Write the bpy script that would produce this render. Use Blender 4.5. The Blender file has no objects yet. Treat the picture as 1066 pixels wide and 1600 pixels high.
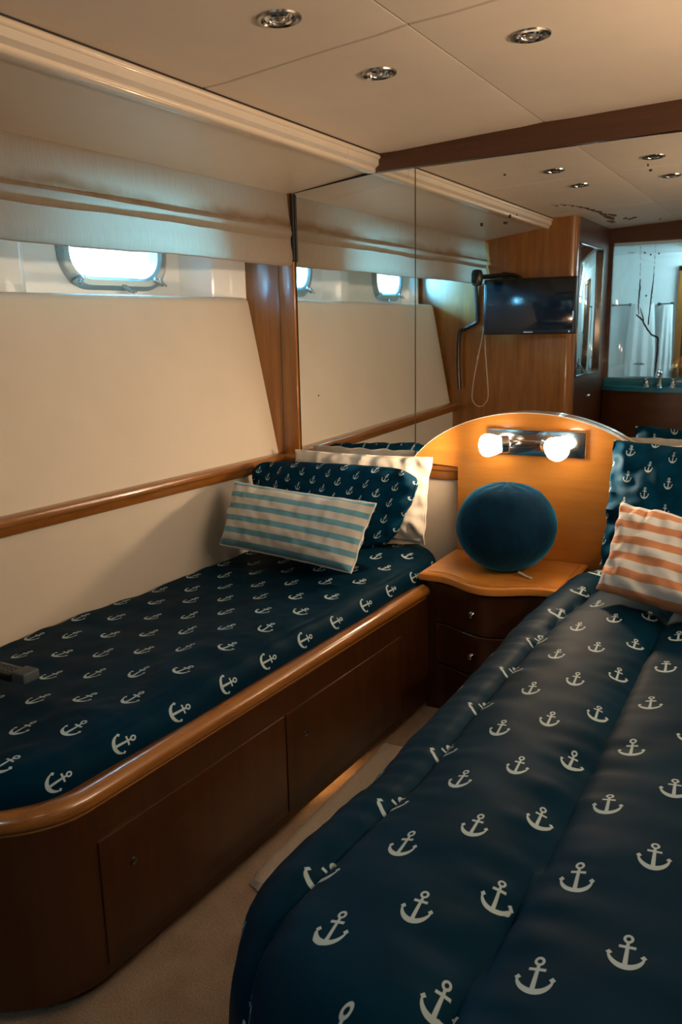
import bpy, bmesh, math, random
from mathutils import Vector, Matrix, noise

random.seed(4)
SC = bpy.context.scene
COL = SC.collection
PI = math.pi

# ------------------------------------------------------------------ camera
cam_d = bpy.data.cameras.new('camera')
cam = bpy.data.objects.new('camera', cam_d)
COL.objects.link(cam)
cam_d.sensor_fit = 'VERTICAL'
cam_d.sensor_height = 36.0
cam_d.lens = 1300.0 / 1600.0 * 36.0
cam_d.clip_start = 0.02
# rows: world axes expressed in camera axes (right, down, forward)
CR = ((0.8748, 0.0891, -0.4762), (0.4840, -0.2017, 0.8515), (-0.0202, -0.9754, -0.2196))
m = Matrix(((CR[0][0], -CR[0][1], -CR[0][2]), (CR[1][0], -CR[1][1], -CR[1][2]), (CR[2][0], -CR[2][1], -CR[2][2])))
q = m.to_quaternion()
cam.rotation_mode = 'QUATERNION'
cam.rotation_quaternion = q
cam.location = (0, 0, 1.32)
SC.camera = cam

# ------------------------------------------------------------------ world, lights, exposure
SC.view_settings.view_transform = 'Standard'
SC.view_settings.look = 'None'
SC.view_settings.gamma = 1.0
SC.view_settings.use_curve_mapping = False
SC.view_settings.exposure = 0.0

W = bpy.data.worlds.new('overcast_sky')
SC.world = W
W.use_nodes = True
bg = W.node_tree.nodes['Background']
bg.inputs[0].default_value = (0.70, 0.88, 1.0, 1)
bg.inputs[1].default_value = 3.5


def area(name, loc, target, sx, sy, power, color, spread=180):
    d = bpy.data.lights.new(name, 'AREA')
    d.shape = 'RECTANGLE'; d.size = sx; d.size_y = sy
    d.energy = power; d.color = color; d.spread = math.radians(spread)
    o = bpy.data.objects.new(name, d); COL.objects.link(o)
    o.location = loc
    v = Vector(target) - Vector(loc)
    o.rotation_euler = v.to_track_quat('-Z', 'Y').to_euler()
    return o


def point(name, loc, power, color, r=0.02):
    d = bpy.data.lights.new(name, 'POINT')
    d.energy = power; d.color = color; d.shadow_soft_size = r
    o = bpy.data.objects.new(name, d); COL.objects.link(o); o.location = loc
    return o


# daylight entering the two left portholes
area('daylight_forward_porthole', (-2.52, 2.60, 1.63), (-1.8, 1.95, 1.57), 0.32, 0.14, 85, (0.16, 0.62, 1.0))
area('daylight_aft_porthole', (-2.62, 1.30, 1.63), (-1.9, 0.75, 1.57), 0.32, 0.14, 75, (0.16, 0.62, 1.0))
# added starboard, passage and bathroom fills, all out of view
area('starboard_fill_strip', (0.62, 1.75, 1.60), (-0.7, 1.8, 2.0), 1.2, 0.10, 21.0, (1.0, 0.75, 0.53))  # unseen upward strip added to brighten the ceiling and hull panel
area('passage_fill', (0.15, 0.10, 1.90), (-0.95, 1.5, 0.2), 0.3, 0.3, 1.1, (1.0, 0.80, 0.62))  # unseen area light added behind the camera as general fill
area('bathroom_fill', (-0.55, -0.95, 1.72), (-1.3, -1.2, 1.2), 0.4, 0.4, 13.0, (0.62, 0.92, 1.0))  # unseen cool light added to brighten the bathroom; no window there
area('toe_kick_courtesy_light', (-1.16, 1.93, 0.062), (-1.02, 1.93, 0.0), 0.22, 0.02, 0.22, (1.0, 0.45, 0.12))

# ------------------------------------------------------------------ shader helpers


class NT:
    def __init__(s, mat):
        mat.use_nodes = True
        s.t = mat.node_tree; s.n = s.t.nodes; s.l = s.t.links
        s.bsdf = s.n['Principled BSDF']

    def val(s, x, sock):
        if isinstance(x, (int, float)): sock.default_value = x
        elif isinstance(x, tuple): sock.default_value = x
        else: s.l.new(x, sock)

    def m(s, op, a, b=0.0, c=None, clamp=False):
        n = s.n.new('ShaderNodeMath'); n.operation = op; n.use_clamp = clamp
        s.val(a, n.inputs[0]); s.val(b, n.inputs[1])
        if c is not None: s.val(c, n.inputs[2])
        return n.outputs[0]

    def noise(s, vec, scale, detail=3, rough=0.5):
        n = s.n.new('ShaderNodeTexNoise')
        if vec is not None: s.l.new(vec, n.inputs['Vector'])
        n.inputs['Scale'].default_value = scale
        n.inputs['Detail'].default_value = detail
        n.inputs['Roughness'].default_value = rough
        return n.outputs['Fac']

    def coord(s, kind='Object'):
        n = s.n.new('ShaderNodeTexCoord'); return n.outputs[kind]

    def mapping(s, vec, scale=(1, 1, 1), rot=(0, 0, 0), loc=(0, 0, 0)):
        n = s.n.new('ShaderNodeMapping'); s.l.new(vec, n.inputs[0])
        n.inputs['Scale'].default_value = scale; n.inputs['Rotation'].default_value = rot
        n.inputs['Location'].default_value = loc
        return n.outputs[0]

    def ramp(s, fac, stops):
        n = s.n.new('ShaderNodeValToRGB'); s.l.new(fac, n.inputs[0])
        e = n.color_ramp.elements
        e[0].position = stops[0][0]; e[0].color = (*stops[0][1], 1)
        e[1].position = stops[-1][0]; e[1].color = (*stops[-1][1], 1)
        for p, c in stops[1:-1]:
            k = e.new(p); k.color = (*c, 1)
        return n.outputs[0]

    def mix(s, fac, a, b):
        n = s.n.new('ShaderNodeMix'); n.data_type = 'RGBA'
        s.val(fac, n.inputs['Factor'])
        s.val(a if not isinstance(a, tuple) else (*a, 1), n.inputs[6])
        s.val(b if not isinstance(b, tuple) else (*b, 1), n.inputs[7])
        return n.outputs[2]

    def bump(s, h, strength=0.2, dist=0.002):
        n = s.n.new('ShaderNodeBump')
        n.inputs['Strength'].default_value = strength; n.inputs['Distance'].default_value = dist
        s.l.new(h, n.inputs['Height']); s.l.new(n.outputs[0], s.bsdf.inputs['Normal'])

    def set(s, **k):
        for a, b in k.items():
            s.val(b, s.bsdf.inputs[a.replace('_', ' ')])


def mat(name):
    return NT(bpy.data.materials.new(name)), bpy.data.materials[name]


def wood_mat(name, c1, c2, c3, rough=0.28, coat=0.6, axis='Z', scale=1.0, cr=0.12):
    n, mt = mat(name)
    sc = {'Z': (14, 14, 1.1), 'Y': (14, 1.1, 14), 'X': (1.1, 14, 14)}[axis]
    sc = tuple(v * scale for v in sc)
    v = n.mapping(n.coord(), sc)
    g = n.noise(v, 2.2, 6, 0.6)
    v2 = n.mapping(n.coord(), tuple(k * 6 for k in sc))
    g2 = n.noise(v2, 3.0, 3, 0.6)
    f = n.m('ADD', n.m('MULTIPLY', g, 0.75), n.m('MULTIPLY', g2, 0.25))
    col = n.ramp(f, [(0.3, c1), (0.5, c2), (0.72, c3)])
    n.set(Base_Color=col, Roughness=rough, Coat_Weight=coat, Coat_Roughness=cr)
    n.bump(g2, 0.08, 0.001)
    return mt


cherry = wood_mat('cherry_wood', (0.17, 0.060, 0.010), (0.26, 0.098, 0.016), (0.36, 0.148, 0.027))
cherry_y = wood_mat('cherry_wood_lengthwise', (0.17, 0.060, 0.010), (0.26, 0.098, 0.016), (0.36, 0.148, 0.027), axis='Y', coat=0.8)
cherry_x = wood_mat('cherry_wood_crosswise', (0.17, 0.060, 0.010), (0.26, 0.098, 0.016), (0.36, 0.148, 0.027), axis='X')
honey = wood_mat('honey_cherry_wood', (0.60, 0.225, 0.034), (0.70, 0.27, 0.044), (0.78, 0.32, 0.06), axis='X', coat=1.0, rough=0.3, cr=0.05)
dark_wood = wood_mat('dark_wood', (0.050, 0.017, 0.005), (0.068, 0.023, 0.007), (0.09, 0.032, 0.009), axis='X', rough=0.35, coat=0.4)
front_wood = wood_mat('bed_front_wood', (0.030, 0.0085, 0.0015), (0.044, 0.0135, 0.0024), (0.06, 0.020, 0.0035), rough=0.38, coat=0.25)


def plain(name, col, rough=0.5, metal=0.0, coat=0.0, var=0.05, scale=6.0, bump=0.0, bscale=300, **kw):
    n, mt = mat(name)
    g = n.noise(n.coord(), scale, 4, 0.6)
    lo = tuple(c * (1 - var) for c in col); hi = tuple(min(1, c * (1 + var)) for c in col)
    n.set(Base_Color=n.ramp(g, [(0.3, lo), (0.7, hi)]), Roughness=rough, Metallic=metal, Coat_Weight=coat)
    for k, v in kw.items(): n.set(**{k: v})
    if bump: n.bump(n.noise(n.coord(), bscale, 2), bump, 0.001)
    return mt


vinyl = plain('ceiling_vinyl', (0.74, 0.62, 0.49), 0.62, var=0.03, bump=0.15, bscale=500)
hull_vinyl = plain('wall_vinyl', (0.62, 0.56, 0.46), 0.55, var=0.04, scale=3, bump=0.2, bscale=420)
lacquer = plain('cream_lacquer', (0.74, 0.61, 0.46), 0.22, coat=0.8, var=0.02)
soffit_m = plain('soffit_lacquer', (0.66, 0.57, 0.46), 0.38, coat=0.2, var=0.03)
white_gel = plain('white_gelcoat', (0.88, 0.90, 0.88), 0.35, coat=0.3, var=0.02)
alu = plain('porthole_aluminium', (0.45, 0.56, 0.60), 0.35, metal=0.6, var=0.06)
chrome = plain('chrome', (0.75, 0.75, 0.75), 0.14, metal=1.0, var=0.02)
chrome_dark = plain('dull_chrome', (0.34, 0.32, 0.29), 0.22, metal=1.0, var=0.08)
black_gap = plain('dark_gap', (0.012, 0.010, 0.009), 0.6, var=0.1)
tarnish_m = plain('mirror_tarnish', (0.035, 0.022, 0.015), 0.8, var=0.4, scale=40)
black_plastic = plain('black_plastic', (0.008, 0.009, 0.010), 0.3, var=0.1)
screen_m = plain('screen_glass', (0.004, 0.010, 0.014), 0.12, coat=0.5, var=0.05)
grey_rubber = plain('grey_rubber', (0.05, 0.07, 0.085), 0.6, var=0.1)
cord_m = plain('cream_cord', (0.62, 0.55, 0.45), 0.7)
towel_m = plain('white_terry_cloth', (0.74, 0.80, 0.80), 0.95, var=0.04, bump=0.5, bscale=260)
teal_solid = plain('blue_solid_surface', (0.015, 0.16, 0.24), 0.18, coat=0.6, var=0.08, scale=20)
bath_white = plain('bathroom_laminate', (0.68, 0.76, 0.76), 0.35, var=0.03)
brass_m = plain('brass', (0.75, 0.48, 0.2), 0.2, metal=1.0)
tag_m = plain('care_tag_satin', (0.62, 0.58, 0.52), 0.5)
ink = plain('grey_print', (0.10, 0.14, 0.16), 0.8)
silver_ink = plain('silver_print', (0.7, 0.7, 0.7), 0.4)
led_n, led_m = mat('teal_led')
led_n.set(Base_Color=(0.1, 0.6, 0.7, 1), Emission_Color=(0.1, 0.75, 0.85, 1), Emission_Strength=1.0)

# mirror
n, mirror_m = mat('silvered_mirror')
g = n.noise(n.coord(), 2.0, 3)
n.set(Base_Color=n.ramp(g, [(0.3, (0.76, 0.78, 0.77)), (0.7, (0.80, 0.82, 0.81))]), Metallic=1.0,
      Roughness=n.m('MULTIPLY', g, 0.02))
n, mirror_edge = mat('bevelled_glass_edge')
n.set(Base_Color=(0.55, 0.60, 0.58, 1), Metallic=0.6, Roughness=0.2)

# shade glass (lit lamp)
n, shade_m = mat('lit_frosted_glass')
n.set(Base_Color=(0.9, 0.9, 0.88, 1), Roughness=0.4, Emission_Color=(1.0, 0.80, 0.58, 1), Emission_Strength=17.0)

# clear glass
n, glass_m = mat('clear_glass')
tr = n.n.new('ShaderNodeBsdfTransparent'); tr.inputs[0].default_value = (0.93, 0.97, 1, 1)
gl = n.n.new('ShaderNodeBsdfGlossy'); gl.inputs['Roughness'].default_value = 0.02
mx = n.n.new('ShaderNodeMixShader'); mx.inputs[0].default_value = 0.06
n.l.new(tr.outputs[0], mx.inputs[1]); n.l.new(gl.outputs[0], mx.inputs[2])
n.l.new(mx.outputs[0], n.n['Material Output'].inputs[0])

# roman blind: translucent cotton with water stains along the fold
n, blind_m = mat('blind_linen')
sep = n.n.new('ShaderNodeSeparateXYZ'); n.l.new(n.coord('UV'), sep.inputs[0])
u_, v_ = sep.outputs[0], sep.outputs[1]
weave = n.noise(n.mapping(n.coord('UV'), (160, 12, 1)), 1.0, 3)
wob = n.m('MULTIPLY', n.noise(n.mapping(n.coord('UV'), (5, 2, 1)), 1.0, 5, 0.65), 0.07)
dist = n.m('ABSOLUTE', n.m('SUBTRACT', n.m('ADD', v_, wob), 0.155))
st = n.m('SUBTRACT', 1.0, n.m('MULTIPLY', dist, 32.0), clamp=True)
mask = n.m('MULTIPLY', st, n.m('SUBTRACT', n.m('MULTIPLY', n.noise(n.mapping(n.coord('UV'), (3, 3, 1)), 1.0, 3), 5.0), 1.7, clamp=True))
basec = n.mix(weave, (0.46, 0.37, 0.27), (0.60, 0.49, 0.37))
colb = n.mix(n.m('MULTIPLY', mask, 0.85), basec, (0.36, 0.20, 0.09))
n.set(Base_Color=colb, Roughness=0.9)
tl = n.n.new('ShaderNodeBsdfTranslucent'); n.l.new(colb, tl.inputs[0])
mx = n.n.new('ShaderNodeMixShader'); mx.inputs[0].default_value = 0.38
n.l.new(n.bsdf.outputs[0], mx.inputs[1]); n.l.new(tl.outputs[0], mx.inputs[2])
n.l.new(mx.outputs[0], n.n['Material Output'].inputs[0])
n.bump(weave, 0.15, 0.001)

# carpet
n, carpet_m = mat('beige_carpet')
g1 = n.noise(n.coord(), 260, 3, 0.8); g2 = n.noise(n.coord(), 9, 4)
n.set(Base_Color=n.ramp(n.m('ADD', n.m('MULTIPLY', g1, 0.7), n.m('MULTIPLY', g2, 0.3)),
      [(0.32, (0.22, 0.145, 0.09)), (0.5, (0.42, 0.31, 0.22)), (0.68, (0.60, 0.47, 0.36))]), Roughness=1.0)
n.bump(g1, 0.9, 0.006)
n, mat_m = mat('cream_bath_mat')
g1 = n.noise(n.coord(), 200, 3, 0.8)
n.set(Base_Color=n.ramp(g1, [(0.3, (0.78, 0.68, 0.55)), (0.7, (0.95, 0.88, 0.76))]), Roughness=1.0)
n.bump(g1, 0.8, 0.006)


# cloths --------------------------------------------------------------
def anchor_cloth(name, A, skew, C, size, base=(0.0008, 0.0155, 0.034), ink=(0.36, 0.47, 0.50), off=(0, 0), lean=0.0, rough=0.62, sheen=0.0, fade=0.0):
    """anchor print: lattice a=(A, skew*..), column pitch A, row pitch C, UV in metres"""
    n, mt = mat(name)
    sp = n.n.new('ShaderNodeSeparateXYZ'); n.l.new(n.coord('UV'), sp.inputs[0])
    u = n.m('SUBTRACT', sp.outputs[0], off[0]); v = n.m('SUBTRACT', sp.outputs[1], off[1])
    i = n.m('ROUND', n.m('DIVIDE', u, A))
    lu = n.m('SUBTRACT', u, n.m('MULTIPLY', i, A))
    v1 = n.m('SUBTRACT', v, n.m('MULTIPLY', i, skew))
    j = n.m('ROUND', n.m('DIVIDE', v1, C))
    lv = n.m('SUBTRACT', v1, n.m('MULTIPLY', j, C))
    x = n.m('DIVIDE', lu, size * 0.80); y = n.m('DIVIDE', lv, size)
    # unit anchor: total height ~1.3, centred ~0
    if lean:
        x0 = x
        x = n.m('ADD', n.m('MULTIPLY', x0, math.cos(lean)), n.m('MULTIPLY', y, math.sin(lean)))
        y = n.m('SUBTRACT', n.m('MULTIPLY', y, math.cos(lean)), n.m('MULTIPLY', x0, math.sin(lean)))
    y = n.m('ADD', y, 0.10)

    def ln(cx, cy):
        dx = n.m('SUBTRACT', x, cx); dy = n.m('SUBTRACT', y, cy)
        return n.m('SQRT', n.m('ADD', n.m('MULTIPLY', dx, dx), n.m('MULTIPLY', dy, dy)))
    ring = n.m('SUBTRACT', n.m('ABSOLUTE', n.m('SUBTRACT', ln(0, 0.63), 0.115)), 0.042)
    ax = n.m('ABSOLUTE', x)
    shank = n.m('MAXIMUM', n.m('SUBTRACT', ax, n.m('SUBTRACT', 0.062, n.m('MULTIPLY', y, 0.03))), n.m('SUBTRACT', n.m('ABSOLUTE', n.m('SUBTRACT', y, 0.04)), 0.50))
    stock = n.m('MAXIMUM', n.m('SUBTRACT', ax, 0.25), n.m('SUBTRACT', n.m('ABSOLUTE', n.m('SUBTRACT', y, 0.33)), 0.05))
    c1 = n.m('SUBTRACT', ln(0, 0.02), 0.55)
    c2 = n.m('SUBTRACT', 0.54, ln(0, 0.20))
    arc = n.m('MAXIMUM', n.m('MAXIMUM', c1, c2), n.m('SUBTRACT', y, 0.06))
    tipd = n.m('ADD', n.m('ABSOLUTE', n.m('SUBTRACT', ax, 0.50)), n.m('ABSOLUTE', n.m('SUBTRACT', y, 0.02)))
    tip = n.m('SUBTRACT', tipd, 0.10)
    d = n.m('MINIMUM', n.m('MINIMUM', ring, shank), n.m('MINIMUM', n.m('MINIMUM', stock, arc), tip))
    mask = n.m('SUBTRACT', 0.5, n.m('MULTIPLY', d, 40.0), clamp=True)
    cloth = n.noise(n.coord('UV'), 5.0, 3)
    b = n.ramp(cloth, [(0.3, tuple(c * 0.85 for c in base)), (0.7, tuple(c * 1.2 for c in base))])
    n.set(Base_Color=n.mix(mask, b, ink), Roughness=rough, Specular_IOR_Level=0.08, Specular_Tint=(0.10, 0.50, 0.78, 1), Sheen_Weight=sheen, Sheen_Roughness=0.4, Sheen_Tint=(0.35, 0.65, 0.85, 1))
    n.bump(n.noise(n.mapping(n.coord('UV'), (900, 900, 1)), 1.0, 1), 0.1, 0.0005)
    return mt


duvet_left_m = anchor_cloth('navy_anchor_cotton_left', 0.100, 0.045, 0.167, 0.048, off=(-1.085, 1.335), lean=-0.02)
quilt_m = anchor_cloth('navy_anchor_quilt', 0.088, 0.083, 0.203, 0.050, off=(-0.482, 0.792), lean=0.10, base=(0.0008, 0.0175, 0.038))
sham_m = anchor_cloth('navy_anchor_sham', 0.050, 0.028, 0.056, 0.0225, base=(0.0015, 0.027, 0.060), rough=0.75, lean=-0.12)
sham_big_m = anchor_cloth('navy_anchor_sham_large', 0.062, 0.036, 0.080, 0.027, base=(0.0015, 0.032, 0.072), rough=0.65)


def stripe_cloth(name, c_stripe, c_base, pitch, duty=0.45, off=0.0):
    n, mt = mat(name)
    sp = n.n.new('ShaderNodeSeparateXYZ'); n.l.new(n.coord('UV'), sp.inputs[0])
    t = n.m('FRACT', n.m('DIVIDE', n.m('ADD', sp.outputs[1], off), pitch))
    d = n.m('SUBTRACT', n.m('ABSOLUTE', n.m('SUBTRACT', t, 0.5)), duty / 2)
    mask = n.m('SUBTRACT', 0.5, n.m('MULTIPLY', d, 30.0), clamp=True)
    g = n.noise(n.mapping(n.coord('UV'), (700, 700, 1)), 1.0, 2)
    n.set(Base_Color=n.mix(mask, c_base, c_stripe), Roughness=0.9, Sheen_Weight=0.1)
    n.bump(g, 0.3, 0.001)
    return mt


stripe_blue = stripe_cloth('blue_striped_linen', (0.13, 0.36, 0.46), (0.62, 0.60, 0.54), 0.0445, 0.44, off=0.010)
stripe_orange = stripe_cloth('orange_striped_linen', (0.62, 0.27, 0.13), (0.70, 0.72, 0.70), 0.048, 0.46, off=0.02)
white_cotton = plain('white_cotton', (0.58, 0.56, 0.50), 0.9, var=0.04, bump=0.2, bscale=500)
piping_m = plain('pale_piping', (0.74, 0.72, 0.66), 0.85)
n, velvet_m = mat('petrol_velvet')
g1 = n.noise(n.coord(), 14, 4, 0.6); g2 = n.noise(n.coord(), 500, 2)
n.set(Base_Color=n.ramp(g1, [(0.3, (0.001, 0.014, 0.036)), (0.7, (0.003, 0.030, 0.066))]), Roughness=0.85, Specular_IOR_Level=0.1,
      Sheen_Weight=1.0, Sheen_Roughness=0.35, Sheen_Tint=(0.04, 0.42, 0.75, 1))
n.bump(g2, 0.3, 0.001)

# ------------------------------------------------------------------ object helpers


def mesh_obj(name, bm, material, parent=None, base=None, smooth=True):
    if base is None and parent is not None: base = parent.get('_b')
    if base is not None:
        bmesh.ops.translate(bm, verts=bm.verts, vec=-Vector(base))
    bmesh.ops.recalc_face_normals(bm, faces=bm.faces)
    me = bpy.data.meshes.new(name); bm.to_mesh(me); bm.free()
    mats = material if isinstance(material, (list, tuple)) else [material]
    for k in mats: me.materials.append(k)
    if smooth:
        me.polygons.foreach_set('use_smooth', [True] * len(me.polygons))
        try: me.set_sharp_from_angle(angle=math.radians(35))
        except Exception: pass
    o = bpy.data.objects.new(name, me); COL.objects.link(o)
    if parent is not None:
        o.parent = parent
        # a part's mesh is in its thing's local space
        if parent.get('_b') is not None: o['_b'] = parent['_b']
    elif base is not None:
        o.location = base; o['_b'] = base
    else:
        o['_b'] = (0, 0, 0)
    return o


def thing(name, label, cat, base=(0, 0, 0), group=None, kind=None):
    o = bpy.data.objects.new(name, None); COL.objects.link(o)
    o.empty_display_size = 0.05; o.location = base; o['_b'] = base
    if label: o['label'] = label
    if cat: o['category'] = cat
    if group: o['group'] = group
    if kind: o['kind'] = kind
    return o


def tag(o, label, cat, group=None):
    o['label'] = label; o['category'] = cat
    if group: o['group'] = group
    return o


def struct(o, label, cat='room part'):
    o['kind'] = 'structure'; o['label'] = label; o['category'] = cat
    return o


def box(bm, x0, x1, y0, y1, z0, z1, bev=0.0, seg=2):
    vs = [bm.verts.new((x, y, z)) for x in (x0, x1) for y in (y0, y1) for z in (z0, z1)]
    f = [(0, 1, 3, 2), (4, 6, 7, 5), (0, 4, 5, 1), (2, 3, 7, 6), (0, 2, 6, 4), (1, 5, 7, 3)]
    fs = [bm.faces.new([vs[i] for i in k]) for k in f]
    if bev:
        es = {e for g_ in fs for e in g_.edges}
        bmesh.ops.bevel(bm, geom=list(es), offset=bev, segments=seg, affect='EDGES', profile=0.5)
    return vs


def hexa(bm, p, bev=0.0, seg=2):
    """p: 8 points ordered x-,y-,z- like box()"""
    vs = [bm.verts.new(k) for k in p]
    f = [(0, 1, 3, 2), (4, 6, 7, 5), (0, 4, 5, 1), (2, 3, 7, 6), (0, 2, 6, 4), (1, 5, 7, 3)]
    fs = [bm.faces.new([vs[i] for i in k]) for k in f]
    if bev:
        es = {e for g_ in fs for e in g_.edges}
        bmesh.ops.bevel(bm, geom=list(es), offset=bev, segments=seg, affect='EDGES', profile=0.5)


def nb(): return bmesh.new()


def boxo(name, material, parent, x0, x1, y0, y1, z0, z1, bev=0.002, seg=2, base=None):
    b = nb(); box(b, x0, x1, y0, y1, z0, z1, bev, seg)
    return mesh_obj(name, b, material, parent, base)


def loft(bm, rings, closed=True, cap=True):
    rv = [[bm.verts.new(p) for p in r] for r in rings]
    n_ = len(rings[0])
    for a, b in zip(rv[:-1], rv[1:]):
        for i in range(n_ if closed else n_ - 1):
            j = (i + 1) % n_
            bm.faces.new((a[i], a[j], b[j], b[i]))
    if cap and closed:
        bm.faces.new(rv[0][::-1]); bm.faces.new(rv[-1])
    return rv


def tube(bm, pts, r, seg=8, closed=False, cap=True):
    pts = [Vector(p) for p in pts]
    n_ = len(pts); rings = []
    up = Vector((0, 0, 1)); prev = None
    for i, p in enumerate(pts):
        if closed: t = pts[(i + 1) % n_] - pts[i - 1]
        else: t = pts[min(i + 1, n_ - 1)] - pts[max(i - 1, 0)]
        if t.length < 1e-9: t = Vector((0, 0, 1))
        t.normalize()
        if prev is None:
            a = t.cross(up) if abs(t.dot(up)) < 0.95 else t.cross(Vector((1, 0, 0)))
        else:
            a = prev - t * prev.dot(t)
            if a.length < 1e-6: a = t.cross(up)
        a.normalize(); prev = a; b = t.cross(a)
        rr = r[i] if isinstance(r, (list, tuple)) else r
        rings.append([p + (a * math.cos(2 * PI * k / seg) + b * math.sin(2 * PI * k / seg)) * rr for k in range(seg)])
    if closed: rings.append(rings[0])
    loft(bm, rings, cap=cap and not closed)
    if closed: bmesh.ops.remove_doubles(bm, verts=bm.verts, dist=1e-6)


def lathe(bm, prof, origin=(0, 0, 0), axis=(0, 0, 1), seg=24, sx=1.0):
    ax = Vector(axis).normalized(); o = Vector(origin)
    a = ax.orthogonal().normalized(); b = ax.cross(a)
    rings = []
    for (r, t) in prof:
        rings.append([o + ax * t + (a * math.cos(2 * PI * k / seg) + b * math.sin(2 * PI * k / seg) * sx) * max(r, 1e-5) for k in range(seg)])
    loft(bm, rings)


def smooth_path(pts, n_=10):
    pts = [Vector(p) for p in pts]; out = []
    P_ = [pts[0]] + pts + [pts[-1]]
    for i in range(1, len(P_) - 2):
        p0, p1, p2, p3 = P_[i - 1:i + 3]
        for k in range(n_):
            t = k / n_
            out.append(0.5 * ((2 * p1) + (-p0 + p2) * t + (2 * p0 - 5 * p1 + 4 * p2 - p3) * t * t + (-p0 + 3 * p1 - 3 * p2 + p3) * t ** 3))
    out.append(pts[-1]); return out


def plate_holes(bm, outer, holes, to3d, thick):
    """flat plate with holes: 2d loops -> to3d(u,v,w); w=0 front, w=1 back"""
    loops = [outer] + holes
    for w in (0, 1):
        es = []
        for lp in loops:
            vs = [bm.verts.new(to3d(u, v, w * thick)) for u, v in lp]
            es += [bm.edges.new((vs[i], vs[(i + 1) % len(vs)])) for i in range(len(vs))]
        bmesh.ops.triangle_fill(bm, edges=es, use_beauty=True)
    for lp in loops:
        for i in range(len(lp)):
            (u0, v0), (u1, v1) = lp[i], lp[(i + 1) % len(lp)]
            bm.faces.new([bm.verts.new(to3d(*k)) for k in ((u0, v0, 0), (u1, v1, 0), (u1, v1, thick), (u0, v0, thick))])
    bmesh.ops.remove_doubles(bm, verts=bm.verts, dist=1e-6)


def rrect(cx, cy, w, h, r, n_=8):
    out = []
    for qx, qy, a0 in ((1, 1, 0), (-1, 1, 90), (-1, -1, 180), (1, -1, 270)):
        for k in range(n_ + 1):
            a = math.radians(a0 + 90 * k / n_)
            out.append((cx + qx * (w / 2 - r) + r * math.cos(a), cy + qy * (h / 2 - r) + r * math.sin(a)))
    return out


YM = 2.844            # mirror plane
YB = 0.57             # aft bulkhead


def ZC(x):            # cambered ceiling height
    pts = [(-1.45, 1.903), (-1.407, 1.905), (-1.0, 1.928), (-0.61, 1.944), (-0.2, 1.957), (0.1, 1.96), (0.4, 1.955), (0.9, 1.93)]
    if x <= pts[0][0]: return pts[0][1]
    for (a, za), (b, zb) in zip(pts[:-1], pts[1:]):
        if x <= b: return za + (zb - za) * (x - a) / (b - a)
    return pts[-1][1]


def XR(y): return -1.868 - 0.065 * (YM - y)        # back of chair rail / lower hull wall
def XH(y): return -2.115 - 0.09 * (YM - y)         # white hull skin behind the padded panel


# ------------------------------------------------------------------ setting
# floor
b = nb(); box(b, -2.5, 0.8, -1.6, 3.0, -0.06, 0.0)
struct(mesh_obj('floor', b, carpet_m), 'beige speckled carpet floor between the two beds', 'floor')

# ceiling with separate padded panels
ceil = thing('ceiling', 'beige padded vinyl ceiling panels with thin dark joints above the beds', 'ceiling', (0, 0, 0), kind='structure')
b = nb()
rings = []
xs = [-1.47, -1.407, -1.2, -1.0, -0.8, -0.61, -0.4, -0.2, 0.1, 0.4, 0.8]
rings = [[(x, -1.6, ZC(x) + 0.008), (x, 3.0, ZC(x) + 0.008), (x, 3.0, ZC(x) + 0.05), (x, -1.6, ZC(x) + 0.05)] for x in xs]
loft(b, rings)
mesh_obj('ceiling_deck', b, black_gap, ceil)
xsplit = [(-1.398, -0.812), (-0.808, -0.05), (-0.046, 0.75)]


def ys(x, k):
    base_y = [-1.55, -0.42, 0.68, 1.782, 2.90][k]
    return base_y - (0.09 * (x + 0.81) if k == 3 else 0.0)


for (xa, xb) in xsplit:
    for k in range(4):
        b = nb(); nx = 8; rings = []
        for i in range(nx + 1):
            x = xa + (xb - xa) * i / nx
            e = 0.003 if i in (0, nx) else 0.0
            y0 = ys(x, k) + 0.002; y1 = ys(x, k + 1) - 0.002; z = ZC(x)
            rings.append([(x, y0, z + 0.007), (x, y0, z + 0.003 + e), (x, y0 + 0.004, z + e), (x, (y0 + y1) / 2, z + e), (x, y1 - 0.004, z + e), (x, y1, z + 0.003 + e), (x, y1, z + 0.007)])
        loft(b, rings)
        mesh_obj('ceiling_panel', b, vinyl, ceil)

# soffit under the side deck and its glossy cornice
b = nb()
rings = [[(-1.43, y, 1.850), (-1.47, y, 1.8515), (-1.83 - 0.0 * y, y, 1.803), (-2.6, y, 1.803), (-2.6, y, 1.96), (-1.40, y, 1.96), (-1.40, y, 1.87)] for y in (YB, 2.60)]
loft(b, rings)
struct(mesh_obj('ceiling_soffit', b, soffit_m), 'lowered cream soffit panel running above the roman blind', 'ceiling')
b = nb()
rings = [[(-1.43, y, 1.850), (-1.47, y, 1.8515), (-1.83, y, 1.803), (-2.6, y, 1.803), (-2.6, y, 1.96), (-1.40, y, 1.96), (-1.40, y, 1.87)] for y in (2.602, 2.90)]
loft(b, rings)
struct(mesh_obj('ceiling_soffit_end', b, soffit_m), 'short cream soffit piece beside the top of the mirror', 'ceiling')

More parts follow.
